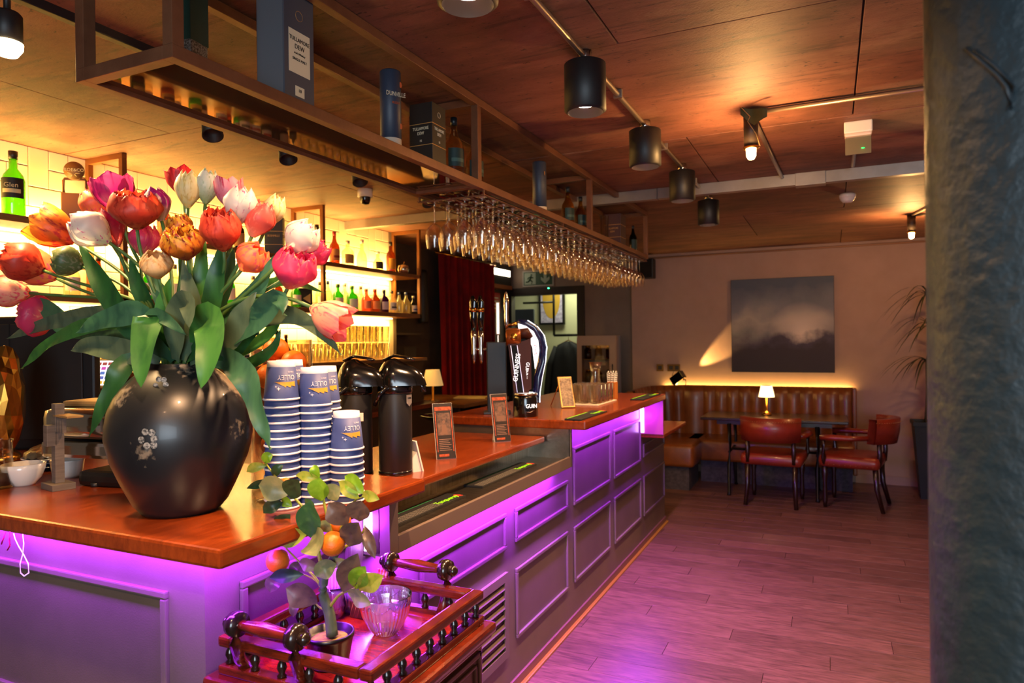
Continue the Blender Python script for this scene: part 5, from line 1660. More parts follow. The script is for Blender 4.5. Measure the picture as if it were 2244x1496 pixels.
part('silver_lever', MB().box(-.002, .02, -.05, -.035, .44, .62, .004).box(.004, .014, -.048, -.037, .39, .44, .003), M('satin_silver', 'c8bca8', .3, .7), tw)
# drip tray left of the tower
one('serving_dish', MB().lathe([(0, 0), (.11, .0), (.15, .02), (.155, .026), (.145, .026), (.10, .01), (0, .008)], seg=36, cap=False, sy=.7), black_gloss, 'shallow black dish left of the beer tower', 'dish', None, (-2.02, 3.40, 1.10))
# framed stand with brass legs
ph_ = thing('menu_stand', 'slim framed menu leaning on thin brass easel legs', 'menu stand', (-1.42, 3.83, ZT), radians(38))
lean = Matrix.Rotation(radians(-24), 4, 'X')
part('frame', MB().box(-.045, .045, -.006, .006, 0, .20, .006).xf(lean), M('pale_brass', 'a88450', .3, .7), ph_)
part('card', MB().box(-.036, .036, -.0075, -.006, .012, .188).xf(lean), M('menu_print', '5a4436', .5, 0, 'a08868', 50), ph_)
for s in (-1, 1):
    part('leg', MB().tube([(s * .03, .06, .16), (s * .06, .17, .002)], .003, 6), brass, ph_)
# pressed glass tumblers on a tray
ptg = MB()
rows = []
for r, z in ((.0, .002), (.03, 0), (.033, .004), (.036, .06), (.038, .115), (.036, .115), (.033, .06), (.03, .012), (0, .01)):
    rows.append([((r + (.0018 * (q % 2) if r > .029 else 0)) * cos(2 * pi * q / 24), (r + (.0018 * (q % 2) if r > .029 else 0)) * sin(2 * pi * q / 24), z) for q in range(25)])
pg = ptg.grid(rows, False).mesh('body', G('pressed_glass', 'fff8ea', 2.4, .06, pw_=2.0, milk=.06))
one('tray_mat', MB().box(-.12, .12, -.20, .20, 0, .008, .003), M('cream_tray', 'd8c8b0', .5), 'cream tray under the pressed glass tumblers', 'tray', None, (-1.41, 4.20, ZT))
for i in range(3):
    for j in range(4):
        t = thing('pressed_tumbler', 'ribbed pressed glass tumbler, %s from the near end, %s row on the tray' % (ordn(j), ('back', 'middle', 'front')[i]), 'glass', (-1.49 + .08 * i, 4.08 + .08 * j, ZT + .008), 0, 'pressed tumblers on the tray')
        put('body', pg, t)
_p = at(1312, 878, 'z', ZT)
t = thing('carafe', 'flared glass carafe behind the pressed tumblers', 'carafe', (-1.47, 4.50, ZT))
part('glass', MB().lathe([(.04, 0), (.05, .01), (.052, .06), (.03, .15), (.028, .17), (.048, .25), (.046, .25), (.026, .17), (.048, .06), (0, .012)], seg=28, cap=False), wine_glass_mat, t)
part('drink', MB().lathe([(0, .014), (.046, .014), (.048, .06), (.038, .1), (0, .1)], seg=24, cap=False), G('amber_drink', 'd8902a', 1, milk=.3), t)
t = thing('straw_box', 'orange holder of striped paper straws behind the tumblers', 'straw holder', (-1.36, 4.53, ZT))
part('box', MB().box(-.03, .03, -.03, .03, 0, .115, .002), M('orange_card', 'b0661c', .6), t)
for k in range(9):
    dx, dy = .018 * (k % 3 - 1), .018 * (k // 3 - 1)
    t2 = thing('paper_straw', 'black and white striped paper straw in the orange holder', 'straw', (-1.36 + dx, 4.53 + dy, ZT + .01), 0, 'striped straws in the orange holder')
    part('tube', MB().tube([(0, 0, 0), (dx * .5, dy * .5, .17 + .01 * (k % 2))], .003, 8), white_card, t2)
    g_ = MB()
    for q in range(5):
        z = .115 + .012 * q
        g_.tube([(dx * .5 * z / .18, dy * .5 * z / .18, z), (dx * .5 * (z + .005) / .18, dy * .5 * (z + .005) / .18, z + .005)], .0033, 8)
    part('stripe', g_, black_matt, t2)
t = thing('small_glass_set', 'little clear shot glass at the left end of the tray', 'glass', (-1.56, 4.62, ZT))
part('body', MB().lathe([(.018, 0), (.023, .06), (.021, .06), (.017, .006), (0, .006)], seg=16, cap=False), wine_glass_mat, t)


# ================================================================== TULIPS
def soft_mat(name, stops, noise_col, nsc=(5, 5, 1.0), r=.45, tl=.32, lo=.5, hi=.62, ax='Z', k=1.0):
    """petal or leaf skin: pigment graded along the blade, streaked, slightly translucent"""
    if name in MATS:
        return MATS[name]
    mt = bpy.data.materials.new(name)
    mt.use_nodes = True
    N, L = mt.node_tree.nodes, mt.node_tree.links
    b = N['Principled BSDF']
    b.inputs['Roughness'].default_value = r
    tc, sp, rp = N.new('ShaderNodeTexCoord'), N.new('ShaderNodeSeparateXYZ'), N.new('ShaderNodeValToRGB')
    L.new(tc.outputs['Object'], sp.inputs[0])
    el = rp.color_ramp.elements
    el[0].position, el[0].color = stops[0][0], hx(stops[0][1])
    el[1].position, el[1].color = stops[-1][0], hx(stops[-1][1])
    for p, c in stops[1:-1]:
        x = el.new(p)
        x.color = hx(c)
    L.new(sp.outputs[ax], rp.inputs[0])
    mp, no, r2, mx = N.new('ShaderNodeMapping'), N.new('ShaderNodeTexNoise'), N.new('ShaderNodeValToRGB'), N.new('ShaderNodeMix')
    mp.inputs['Scale'].default_value = nsc
    L.new(tc.outputs['Object'], mp.inputs[0])
    L.new(mp.outputs[0], no.inputs['Vector'])
    no.inputs['Scale'].default_value = 1.0
    no.inputs['Detail'].default_value = 5
    r2.color_ramp.elements[0].position, r2.color_ramp.elements[1].position = lo, hi
    r2.color_ramp.elements[1].color = (k, k, k, 1)
    L.new(no.outputs['Fac'], r2.inputs[0])
    mx.data_type = 'RGBA'
    L.new(r2.outputs[0], mx.inputs[0])
    L.new(rp.outputs[0], mx.inputs[6])
    mx.inputs[7].default_value = hx(noise_col)
    L.new(mx.outputs[2], b.inputs['Base Color'])
    t, m = N.new('ShaderNodeBsdfTranslucent'), N.new('ShaderNodeMixShader')
    L.new(mx.outputs[2], t.inputs[0])
    m.inputs[0].default_value = tl
    L.new(b.outputs[0], m.inputs[1])
    L.new(t.outputs[0], m.inputs[2])
    L.new(m.outputs[0], N['Material Output'].inputs[0])
    MATS[name] = mt
    return mt


PET = {
    'magenta': soft_mat('petal_magenta', ((0, 'a83a78'), (.5, 'a8106a'), (1, 'd04a86')), '8a0a5a'),
    'orange_red': soft_mat('petal_orange_red', ((0, 'd86a3a'), (.3, 'd8402a'), (1, 'e0583a')), 'b82a20'),
    'purple': soft_mat('petal_purple_cream', ((0, 'e0c890'), (.22, 'd0a0a0'), (.42, '8a1670'), (1, 'a81a80')), 'd8b8b0', (7, 7, .7)),
    'red': soft_mat('petal_red', ((0, 'd84a3a'), (1, 'c8202c')), 'a01020'),
    'cream': soft_mat('petal_cream', ((0, 'b8b878'), (.3, 'e8dca0'), (1, 'f2e2b0')), 'd8c070'),
    'white_green': soft_mat('petal_white_green', ((0, '8aa860'), (.35, 'd0d8b8'), (1, 'f0ece4')), 'a8b888', (6, 6, .7)),
    'pink_flame': soft_mat('petal_pink_flame', ((0, 'e8d8d0'), (.4, 'd87a90'), (1, 'e8a8b0')), 'b81848', (6, 6, .8)),
    'white_flame': soft_mat('petal_white_flame', ((0, 'c0cc98'), (.3, 'dcd6cc'), (1, 'e0d8d4')), 'c85a90', (6, 6, .8), lo=.58, hi=.64),
    'coral': soft_mat('petal_coral', ((0, 'e8b088'), (.3, 'e06a58'), (1, 'd8444a')), 'f0a088', (6, 6, .8), lo=.54, hi=.68),
    'flame': soft_mat('petal_yellow_flame', ((0, 'b03a20'), (.5, 'd8701c'), (1, 'e8b83a')), '9a1c20', (5, 5, 1)),
    'peach': soft_mat('petal_peach', ((0, 'e8b070'), (.5, 'f0c888'), (1, 'e8d0a0')), 'e0a868'),
    'hot_pink': soft_mat('petal_hot_pink', ((0, 'e07a50'), (.35, 'e0406a'), (1, 'e83a70')), 'f0a080', (5, 5, .9), lo=.55, hi=.7),
    'apricot': soft_mat('petal_apricot', ((0, 'f0a850'), (.4, 'e8744a'), (1, 'f08a50')), 'e0506a', (5, 5, 1)),
    'dark_red': soft_mat('petal_dark_red', ((0, 'c85a50'), (.5, '9a1030'), (1, 'b02048')), 'e0b0b0', (6, 6, .8), lo=.58, hi=.66),
    'green_bud': soft_mat('petal_green', ((0, '56663a'), (1, '6a7a4a')), '8a8a6a', (6, 6, .8)),
    'pink_peach': soft_mat('petal_pink_peach', ((0, 'e8c890'), (.35, 'f0b090'), (1, 'e86a6a')), 'e8506a', (6, 6, .8)),
}
LEAFM = [soft_mat('leaf_green_%s' % n, ((-.3, a), (.5, b_)), c, (40, 40, 5), .42, .22, .45, .7) for n, a, b_, c in (('fresh', '3f7a34', '4f8a3c', '2f6530'), ('blue', '3d6a4a', '4a7a58', '2c5440'), ('grey', '566a50', '66785a', '465a44'), ('deep', '2a5a2a', '336a30', '1f4824'))]
STEMM = M('tulip_stem', '5c7c3a', .5, 0, '476a34', 8)
_pm = {}


def petal_mesh(kind, col, inner):
    key = (kind, col, inner)
    if key in _pm:
        return _pm[key]
    ph = {'closed': .95, 'open': .88, 'double': .8, 'parrot': .8}[kind]
    rows = []
    nu, nv = 15, 9
    rs = hash(str(key)) % 100
    for i in range(nu):
        u = 1 - (1 - i / (nu - 1)) ** 1.7
        if kind == 'closed':
            R = .18 + .82 * sin(min(1, u * 1.55) * pi / 2) - .75 * max(0, u - .5) ** 1.5 / .354 * .75
        elif kind == 'open':
            R = .16 + .80 * sin(min(1, u * 1.5) * pi / 2) + .18 * max(0, u - .6)
        else:
            R = .18 + .84 * sin(min(1, u * 1.6) * pi / 2) - .9 * max(0, u - .5) ** 1.4
        if inner:
            R *= .9 if inner == 1 else .66
        wd = ph * ((.38 + .62 * sin(u / .5 * pi / 2)) if u < .5 else max(.12, (1 - ((u - .5) / .5) ** 2.6) ** .5))
        row = []
        for j in range(nv):
            v = (j / (nv - 1)) * 2 - 1
            a = v * wd
            rr = R + .05 * (1 - v * v) * sin(pi * u)
            zz = u - .07 * abs(v) ** 2 * u
            if kind in ('double', 'parrot'):
                k = .05 if kind == 'double' else .12
                rr += k * u * sin(5 * v + i * .9 + (1.3 * inner))
                zz += k * .6 * u * cos(6 * v + i)
            else:
                rr += .015 * sin(4 * v + 1.7 * i)
            row.append((rr * cos(a), rr * sin(a), zz))
        rows.append(row)
    _pm[key] = MB().grid(rows).mesh('petal', PET[col])
    return _pm[key]


def bez(p0, p1, p2, p3, n):
    out = []
    for k in range(n + 1):
        t = k / n
        out.append(p0 * (1 - t) ** 3 + p1 * 3 * t * (1 - t) ** 2 + p2 * 3 * t * t * (1 - t) + p3 * t ** 3)
    return out


def smooth_path(pts, n):
    """Catmull-Rom through the points"""
    P = [pts[0] * 2 - pts[1]] + pts + [pts[-1] * 2 - pts[-2]]
    out = []
    m = len(pts) - 1
    for k in range(n + 1):
        s = k / n * m
        i = min(int(s), m - 1)
        t = s - i
        a, b_, c, d = P[i], P[i + 1], P[i + 2], P[i + 3]
        out.append((b_ * 2 + (c - a) * t + (a * 2 - b_ * 5 + c * 4 - d) * t * t + (b_ * 3 - a - c * 3 + d) * t ** 3) * .5)
    return out


def blade(pts, width, ruffle=.0, twist=0., fold=.25, n=16, belly=.45):
    """leaf blade along world points; broad side turned towards the room"""
    path = smooth_path([V(p) for p in pts], n)
    rows = []
    for i, p in enumerate(path):
        u = i / n
        tg = (path[min(i + 1, n)] - path[max(i - 1, 0)]).normalized()
        face = (-FWD).normalized()
        side = tg.cross(face)
        if side.length < .15:
            side = RGT.copy()
        side.normalize()
        q = Matrix.Rotation(twist * (u - .5), 3, tg)
        side = q @ side
        nrm = side.cross(tg).normalized()
        w = width * .5 * (sin(pi * min(1, u ** (.75 if belly < .5 else 1.0))) ** .75 * .97 + .03) * (1 if u < .97 else .4)
        if belly > .5:
            w = width * .5 * ((4 * u * (1 - u)) ** 1.1 + .02)
        elif u < .12:
            w = max(w, width * .22)
        row = []
        for j in range(5):
            v = j / 2 - 1
            row.append(p + side * (w * v) + nrm * (w * fold * (abs(v) - .5) + ruffle * sin(u * 15 + v * 2.0) * abs(v)))
        rows.append(row)
    return MB().grid(rows)


LV = iter([
    # (points px, dy list or float, width px, leaf tone, ruffle, twist)
    (((375, 790), (355, 720), (332, 692), (318, 740), (311, 800), (309, 850)), (-.02, -.06, -.10, -.13, -.15, -.16), 66, 0, .002, .3),
    (((425, 790), (440, 720), (455, 698), (462, 745), (452, 800), (440, 852)), (-.02, -.07, -.11, -.14, -.16, -.17), 66, 0, .002, .3),
    (((340, 800), (290, 790), (262, 815), (245, 850), (222, 895), (194, 958)), (-.01, -.05, -.08, -.09, -.1, -.1), 46, 3, .004, .6),
    (((450, 800), (490, 785), (530, 815), (553, 865), (572, 925), (592, 985)), (-.01, -.05, -.08, -.08, -.08, -.07), 50, 1, .007, .9),
    (((360, 790), (290, 710), (200, 712), (130, 738), (85, 770), (46, 808)), (0, -.02, -.02, -.01, 0, .0), 36, 0, .006, .6),
    (((350, 780), (250, 720), (150, 715), (100, 672), (55, 655)), (.02, .04, .05, .05, .05), 58, 1, .004, .4),
    (((345, 770), (255, 690), (140, 700), (70, 720), (14, 742)), (.01, .03, .03, .03, .04), 40, 2, .004, .4),
    (((355, 780), (290, 720), (240, 650), (205, 590), (172, 532)), (0, -.03, -.04, -.04, -.04), 52, 3, .003, .3),
    (((350, 795), (300, 775), (240, 762), (190, 757), (155, 768)), (-.02, -.05, -.06, -.06, -.05), 54, 2, .002, .2),
    (((360, 780), (310, 690), (265, 690), (215, 705), (165, 730)), (-.03, -.06, -.08, -.09, -.09), 52, 1, .005, .4),
    (((385, 790), (375, 700), (350, 640), (315, 590)), (0, .0, .0, .02), 44, 1, .003, .4),
    (((405, 790), (415, 700), (408, 620), (392, 560)), (.02, .03, .04, .05), 40, 3, .003, .5),
    (((410, 790), (430, 700), (440, 600), (447, 510)), (0, -.02, -.02, -.01), 42, 0, .003, .4),
    (((420, 790), (455, 700), (475, 600), (487, 520)), (-.01, -.03, -.04, -.03), 44, 3, .003, -.4),
    (((425, 790), (470, 690), (500, 600), (512, 545)), (.02, .03, .03, .03), 38, 1, .003, .5),
    (((430, 790), (500, 700), (560, 640), (600, 560)), (.0, -.01, -.02, -.02), 44, 1, .004, .6),
    (((432, 795), (500, 740), (560, 700), (608, 650), (622, 690)), (-.02, -.05, -.07, -.08, -.09), 50, 1, .01, 1.0),
    (((440, 795), (500, 760), (570, 700), (640, 690), (700, 722), (748, 778)), (0, .0, .01, .0, -.01, -.02), 42, 2, .006, .9),
    (((430, 790), (510, 700), (580, 628), (640, 618), (712, 642)), (.03, .05, .06, .07, .07), 24, 0, .003, .5),
    (((440, 800), (520, 775), (590, 730), (603, 680), (570, 672), (545, 705)), (.01, .02, .02, .02, .02, .02), 26, 0, .003, 1.2),
    (((400, 790), (420, 680), (400, 570)), (-.04, -.06, -.05), 46, 2, .002, .3),
    (((385, 790), (385, 700), (410, 660), (415, 720)), (-.05, -.09, -.12, -.14), 54, 2, .003, .5),
    (((380, 790), (330, 740), (345, 690), (410, 735)), (-.04, -.08, -.10, -.12), 40, 1, .003, .4),
    (((370, 790), (330, 690), (300, 620), (285, 560)), (.02, .02, .02, .02), 40, 3, .003, .3),
    (((415, 790), (500, 745), (530, 690), (560, 640)), (-.03, -.06, -.07, -.07), 48, 2, .004, -.5),
    (((405, 790), (445, 760), (500, 770), (540, 740), (585, 700)), (-.03, -.05, -.04, -.03, -.02), 40, 3, .004, .5),
    (((430, 795), (520, 800), (560, 790), (600, 760), (615, 720)), (.02, .03, .03, .03, .03), 26, 3, .004, .8),
    (((395, 790), (360, 690), (372, 610)), (-.02, -.04, -.05), 42, 0, .002, .3),
])
TUL = (
    # px, py, dy, w, h, colour, kind, tilt, toward camera, label
    (250, 425, .02, 88, 84, 'magenta', 'open', -12, .1, 'deep magenta open tulip at the upper left of the bunch'),
    (297, 460, -.05, 108, 84, 'orange_red', 'double', 6, .35, 'large orange-red double tulip at the front left of the bunch'),
    (343, 447, .0, 62, 76, 'purple', 'closed', -14, .1, 'purple tulip with cream base beside the large orange-red one'),
    (395, 398, .06, 56, 62, 'red', 'open', -10, .0, 'red tulip behind the tall cream one'),
    (413, 414, .0, 58, 84, 'cream', 'closed', 2, .0, 'tall cream tulip at the top of the bunch'),
    (454, 408, .03, 54, 78, 'white_green', 'closed', 6, .0, 'white tulip with green flush beside the cream one'),
    (503, 425, .03, 62, 72, 'pink_flame', 'open', -8, .0, 'red and pink striped tulip behind the white flamed one'),
    (527, 450, -.03, 74, 88, 'white_flame', 'closed', 14, .1, 'white tulip with a red flame at the upper right'),
    (568, 480, .0, 72, 84, 'coral', 'closed', 24, .05, 'coral red tulip leaning right beside the white flamed one'),
    (598, 462, .05, 52, 78, 'cream', 'closed', 22, .0, 'pale cream tulip at the back right of the bunch'),
    (484, 504, -.07, 86, 96, 'orange_red', 'double', 4, .55, 'ruffled orange-red tulip in the centre right'),
    (402, 535, -.08, 88, 72, 'flame', 'parrot', 0, .6, 'orange and yellow parrot tulip in the middle'),
    (395, 497, -.03, 52, 52, 'flame', 'parrot', -12, .2, 'small yellow parrot tulip above the orange parrot one'),
    (343, 580, -.10, 70, 66, 'peach', 'closed', 10, .7, 'small peach tulip nodding forward in the middle'),
    (552, 566, -.03, 78, 74, 'apricot', 'closed', 48, .3, 'apricot tulip lying over to the right'),
    (645, 590, -.04, 96, 92, 'hot_pink', 'double', 26, .35, 'hot pink double tulip on the right'),
    (660, 521, -.01, 82, 84, 'white_flame', 'closed', 42, .1, 'white and pink tulip leaning far right'),
    (690, 555, .04, 60, 66, 'hot_pink', 'double', 48, .0, 'pink ruffled tulip behind the hot pink one'),
    (722, 695, -.02, 86, 96, 'pink_peach', 'open', 118, .1, 'peach tulip drooping at the far right'),
    (198, 503, -.05, 86, 92, 'white_flame', 'closed', -52, .3, 'white tulip with red flame at the left'),
    (122, 505, .0, 88, 92, 'flame', 'open', -58, .1, 'yellow-orange tulip at the upper left edge'),
    (52, 575, -.02, 86, 84, 'orange_red', 'double', -66, .2, 'orange-red double tulip at the far left'),
    (90, 592, .03, 78, 76, 'apricot', 'open', -62, .0, 'apricot tulip behind the far left double one'),
    (18, 637, .0, 76, 88, 'pink_peach', 'closed', -84, .1, 'pink and peach tulip cut by the left edge'),
    (208, 448, .05, 60, 62, 'apricot', 'double', -20, .0, 'small orange tulip behind the magenta one'),
    (242, 500, .01, 62, 88, 'dark_red', 'closed', -16, .1, 'dark red tulip behind the left white one'),
    (316, 525, .05, 66, 74, 'hot_pink', 'closed', 8, .0, 'pink red tulip deep inside the bunch'),
    (85, 693, .06, 90, 66, 'hot_pink', 'double', -80, .0, 'pink tulip low at the left behind the leaves'),
    (148, 573, -.02, 70, 66, 'green_bud', 'closed', -70, .1, 'closed green tulip bud at the left'),
)
DEF_R = 1.69 / 1500
for i, (px, py, dy, w, h, col, kind, tilt, fwdk, lb) in enumerate(TUL):
    c = at(px, py, 'y', VY + dy)
    dep = (c - EYE).dot(FWD)
    s = dep / 1500
    a = radians(tilt)
    d = (RGT * sin(a) + UPV * cos(a) - FWD * fwdk).normalized()
    hh, ww = h * s * 1.0, w * s * .5
    base = c - d * (hh * .5)
    an = i * 2.399
    p0 = V((VX + .03 * cos(an), VY + .03 * sin(an), VZ + .30))
    t = thing('tulip', lb, 'tulip', tuple(p0), 0, 'cut tulips in the black vase')
    L_ = (base - p0).length
    st = bez(p0, p0 + V((0, 0, .35 * L_)) + (base - p0) * .08, base - d * (.35 * L_), base, 14)
    part('stem', MB().tube([tuple(q) for q in st], .0052, 8, r1=.0042), STEMM, t, True)
    quat = d.to_track_quat('Z', 'Y')
    n_p = {'closed': (3, 3, 0), 'open': (3, 3, 0), 'double': (5, 5, 4), 'parrot': (4, 4, 3)}[kind]
    for ring in range(3):
        for k in range(n_p[ring]):
            sp_ = 2 * pi * (k + (.5 if ring == 1 else 0)) / n_p[ring] + i
            o = put('petal', petal_mesh(kind, col, ring), t, tuple(base - p0))
            o.rotation_mode = 'QUATERNION'
            o.rotation_quaternion = quat @ Euler((0, 0, sp_)).to_quaternion()
            o.scale = (ww, ww, hh * (1 - .05 * ring))
    lf_ = next(LV, None)
    if lf_:
        pts, dys, wpx, tone, ruf, tw_ = lf_
        P = [at(a_, b_, 'y', VY + (dys[q] if isinstance(dys, tuple) else dys)) for q, (a_, b_) in enumerate(pts)]
        part('leaf', blade(P, wpx * DEF_R, ruf, tw_), LEAFM[tone], t, True)

# ================================================================== TEA TROLLEY
mh = M('glossy_mahogany', '6a2410', .2, 0, '42120a', 5, (3, 3, 20), .03, 60, coat=.6)
mh_dark = M('turned_dark_wood', '1e120f', .22, coat=.5)
TRY0, TRY1, TRX0, TRX1 = 1.115, 1.605, -1.262, -.838
TC = thing('tea_trolley', 'carved mahogany tea trolley with turned gallery rails', 'trolley', ((TRX0 + TRX1) / 2, (TRY0 + TRY1) / 2, 0))
part('top_board', MB().box(-1.285, -.812, 1.09, 1.628, .778, .806, .010), mh, TC, True)
part('ledge_bead', MB().box(-1.275, -.822, 1.10, 1.618, .765, .779, .005), mh, TC, True)
part('body', MB().box(-1.255, -.842, 1.122, 1.598, .36, .768, .004), mh, TC, True)
for x in (-1.235, -.862):
    for y in (1.142, 1.578):
        part('leg', MB().lathe([(.012, .045), (.02, .08), (.026, .16), (.018, .2), (.028, .3), (.028, .37)], (x, y, 0), 16), mh_dark, TC, True)
        part('caster', MB().lathe([(.02, -.012), (.022, 0), (.02, .012)], seg=16).xf(Matrix.Translation((x, y, .022)) @ Matrix.Rotation(pi / 2, 4, 'Y')), brass, TC, True)
part('lower_shelf', MB().box(-1.24, -.857, 1.137, 1.583, .20, .22, .004), mh, TC, True)
# carved side panel
sp_ = part('side_panel', MB().box(-.842, -.838, 1.15, 1.575, .42, .745, .002), M('carved_wood', '4a2318', .3, coat=.3), TC, True)
mo = MB()
for a, b_, c_, e_ in ((1.15, 1.575, .42, .432), (1.15, 1.575, .733, .745), (1.15, 1.162, .42, .745), (1.563, 1.575, .42, .745), (1.175, 1.55, .445, .452), (1.175, 1.55, .713, .720), (1.175, 1.182, .445, .72), (1.543, 1.55, .445, .72)):
    mo.box(-.838, -.831, a, b_, c_, e_, .002)
part('panel_moulding', mo, M('carved_wood', '4a2318', .3), sp_, True)
cv = MB()
for k in range(5):
    a = -.6 + .3 * k
    cv.tube([(-.835, 1.46, .58), (-.829, 1.46 + .03 * sin(a), .62 + .01 * k % .02), (-.831, 1.46 + .055 * sin(a), .66 + .012 * cos(a * 3)), (-.835, 1.46 + .05 * sin(a * 1.4), .69)], [.004, .008, .006, .002], 8)
cv.tube([(-.834, 1.43 + .035 * (1 - cos(q * .5)), .50 + .016 * q) for q in range(7)], [.003, .007, .008, .008, .007, .006, .003], 8)
cv.lathe([(.0, -.008), (.02, 0), (0, .008)], (-.836, 1.46, .60), 16, sx=.35)
part('carving', cv, M('carved_wood', '4a2318', .3), sp_, True)
# tray: base frame, floor, balusters, gallery rail
for nm, x0, x1, y0, y1 in (('tray_frame', TRX0, TRX1, TRY0, TRY0 + .03), ('tray_frame', TRX0, TRX1, TRY1 - .03, TRY1), ('tray_frame', TRX0, TRX0 + .03, TRY0 + .03, TRY1 - .03), ('tray_frame', TRX1 - .03, TRX1, TRY0 + .03, TRY1 - .03)):
    part(nm, MB().box(x0, x1, y0, y1, .806, .826, .004), mh, TC, True)
part('tray_floor', MB().box(TRX0 + .03, TRX1 - .03, TRY0 + .03, TRY1 - .03, .806, .814), M('red_tray_floor', '8a2014', .18, 0, '6a140c', 6, (3, 14, 1), coat=.5), TC, True)
bal = MB().lathe([(.008, 0), (.011, .003), (.006, .009), (.011, .020), (.0095, .028), (.005, .036), (.008, .042)], seg=12).mesh('baluster', mh_dark)
o_ = V(TC.location)
for k in range(9):
    for x in (TRX0 + .017, TRX1 - .017):
        put('baluster', bal, TC, (x - o_.x, TRY0 + .02 + k * (TRY1 - TRY0 - .04) / 8 - o_.y, .826))
for k in range(6):
    for y in (TRY0 + .017, TRY1 - .017):
        if 0 < k < 5:
            put('baluster', bal, TC, (TRX0 + .02 + k * (TRX1 - TRX0 - .04) / 5 - o_.x, y - o_.y, .826))
for x in (TRX0, TRX1 - .034):
    part('gallery_rail', MB().box(x, x + .034, TRY0, TRY1, .868, .892, .006), mh, TC, True)
for y in (TRY0, TRY1 - .034):
    part('gallery_rail', MB().box(TRX0 + .034, TRX1 - .034, y, y + .034, .868, .892, .006), mh, TC, True)
for y, s, xa, xb in ((TRY0 + .01, -1, -1.20, -1.03), (TRY1 - .012, 1, -1.135, -.955)):
    for x in (xa, xb):
        pts = [(x, y - s * .02, .815), (x, y + s * .004, .85), (x, y + s * .018, .89), (x, y + s * .016, .93), (x, y - s * .0, .945)]
        hb = part('handle_bracket', MB().tube(pts, [.014, .013, .013, .017, .012], 10), mh, TC, True)
        part('scroll', MB().lathe([(0, -.014), (.026, -.013), (.029, 0), (.026, .013), (0, .014)], seg=20).xf(Matrix.Translation((x, y + s * .012, .93)) @ Matrix.Rotation(pi / 2, 4, 'Y')), mh_dark, hb, True)
    part('handle_bar', MB().tube([(xa, y + s * .012, .93), (xa + .03, y + s * .012, .93), ((xa + xb) / 2, y + s * .012, .93), (xb - .03, y + s * .012, .93), (xb, y + s * .012, .93)], [.010, .012, .017, .012, .010], 14), mh, TC, True)
    for x, d_ in ((xa, -1), (xb, 1)):
        part('bar_end', MB().tube([(x + d_ * .01, y + s * .012, .93), (x + d_ * .016, y + s * .012, .93), (x + d_ * .022, y + s * .012, .93), (x + d_ * .03, y + s * .012, .93), (x + d_ * .036, y + s * .012, .93)], [.017, .011, .016, .013, .004], 14), mh_dark, TC, True)

# ------------------------------------------------------------------ potted orange tree
ZTR = .814
PT = at(722, 1388, 'z', .885)
PY = PT.y
pt_ = thing('orange_tree', 'small potted orange tree with fruit on the tea trolley', 'plant', (PT.x, PT.y, ZTR))
part('pot', MB().lathe([(.038, 0), (.042, .004), (.054, .066), (.056, .066), (.056, .076), (.051, .076), (.048, .062), (0, .058)], seg=36, cap=False), M('black_pot', '0a0a12', .3), pt_)
part('soil', MB().lathe([(.048, .060), (.03, .064), (0, .062)], seg=24, cap=False), M('gold_moss', '3a3018', .9, 0, 'a88a3a', 30, bump=.4, bs=60), pt_)
bark = M('grey_bark', '4c5648', .8, 0, '3a4238', 12, (1, 1, .3), .5, 60)


def cp(px, py, dy=0.):
    return at(px, py, 'y', PY + dy)


def limb(nm, pts, r, mat_):
    P = smooth_path([cp(*p) for p in pts], 3 * len(pts))
    n = len(P)
    part(nm, MB().tube([tuple(q) for q in P], [r[0] + (r[1] - r[0]) * k / (n - 1) for k in range(n)], 10), mat_, pt_, True)


limb('trunk', ((728, 1392), (722, 1345), (708, 1300), (712, 1262), (730, 1222), (742, 1200)), (.0135, .0085), bark)
twig = M('young_twig', 'a8a030', .5, 0, '6a7a2a', 6)
for pts, r in ((((711, 1270), (700, 1220), (690, 1170), (662, 1110), (620, 1065), (580, 1012)), (.005, .002)),
               (((738, 1208), (722, 1150), (710, 1100), (706, 1060)), (.005, .002)),
               (((709, 1295), (690, 1265), (655, 1230), (612, 1185)), (.004, .0015)),
               (((740, 1205), (770, 1190), (795, 1165), (800, 1150)), (.004, .0015)),
               (((722, 1330), (745, 1302), (775, 1290), (795, 1282)), (.004, .0015)),
               (((722, 1340), (700, 1330), (690, 1320)), (.003, .0015)),
               (((735, 1215), (750, 1150), (775, 1100), (795, 1088)), (.004, .0015)),
               (((709, 1290), (690, 1270), (665, 1258)), (.003, .0015))):
    limb('branch', pts, r, twig)
CL = [soft_mat('citrus_' + n, ((-.3, a), (.5, b_)), c, (60, 60, 60), .38, .25, .48, .7) for n, a, b_, c in (('green', '2f5c38', '3a6a40', '4a7a44'), ('bright', '6a9a1e', '78a828', '8ab838'), ('sage', '7a8458', '868e60', '98986a'), ('dark', '22402c', '2a4a30', '1c3624'), ('mauve', '5a4a44', '62504a', '4a3a3c'), ('lime', '9aa838', 'a8b048', '7a9a30'))]
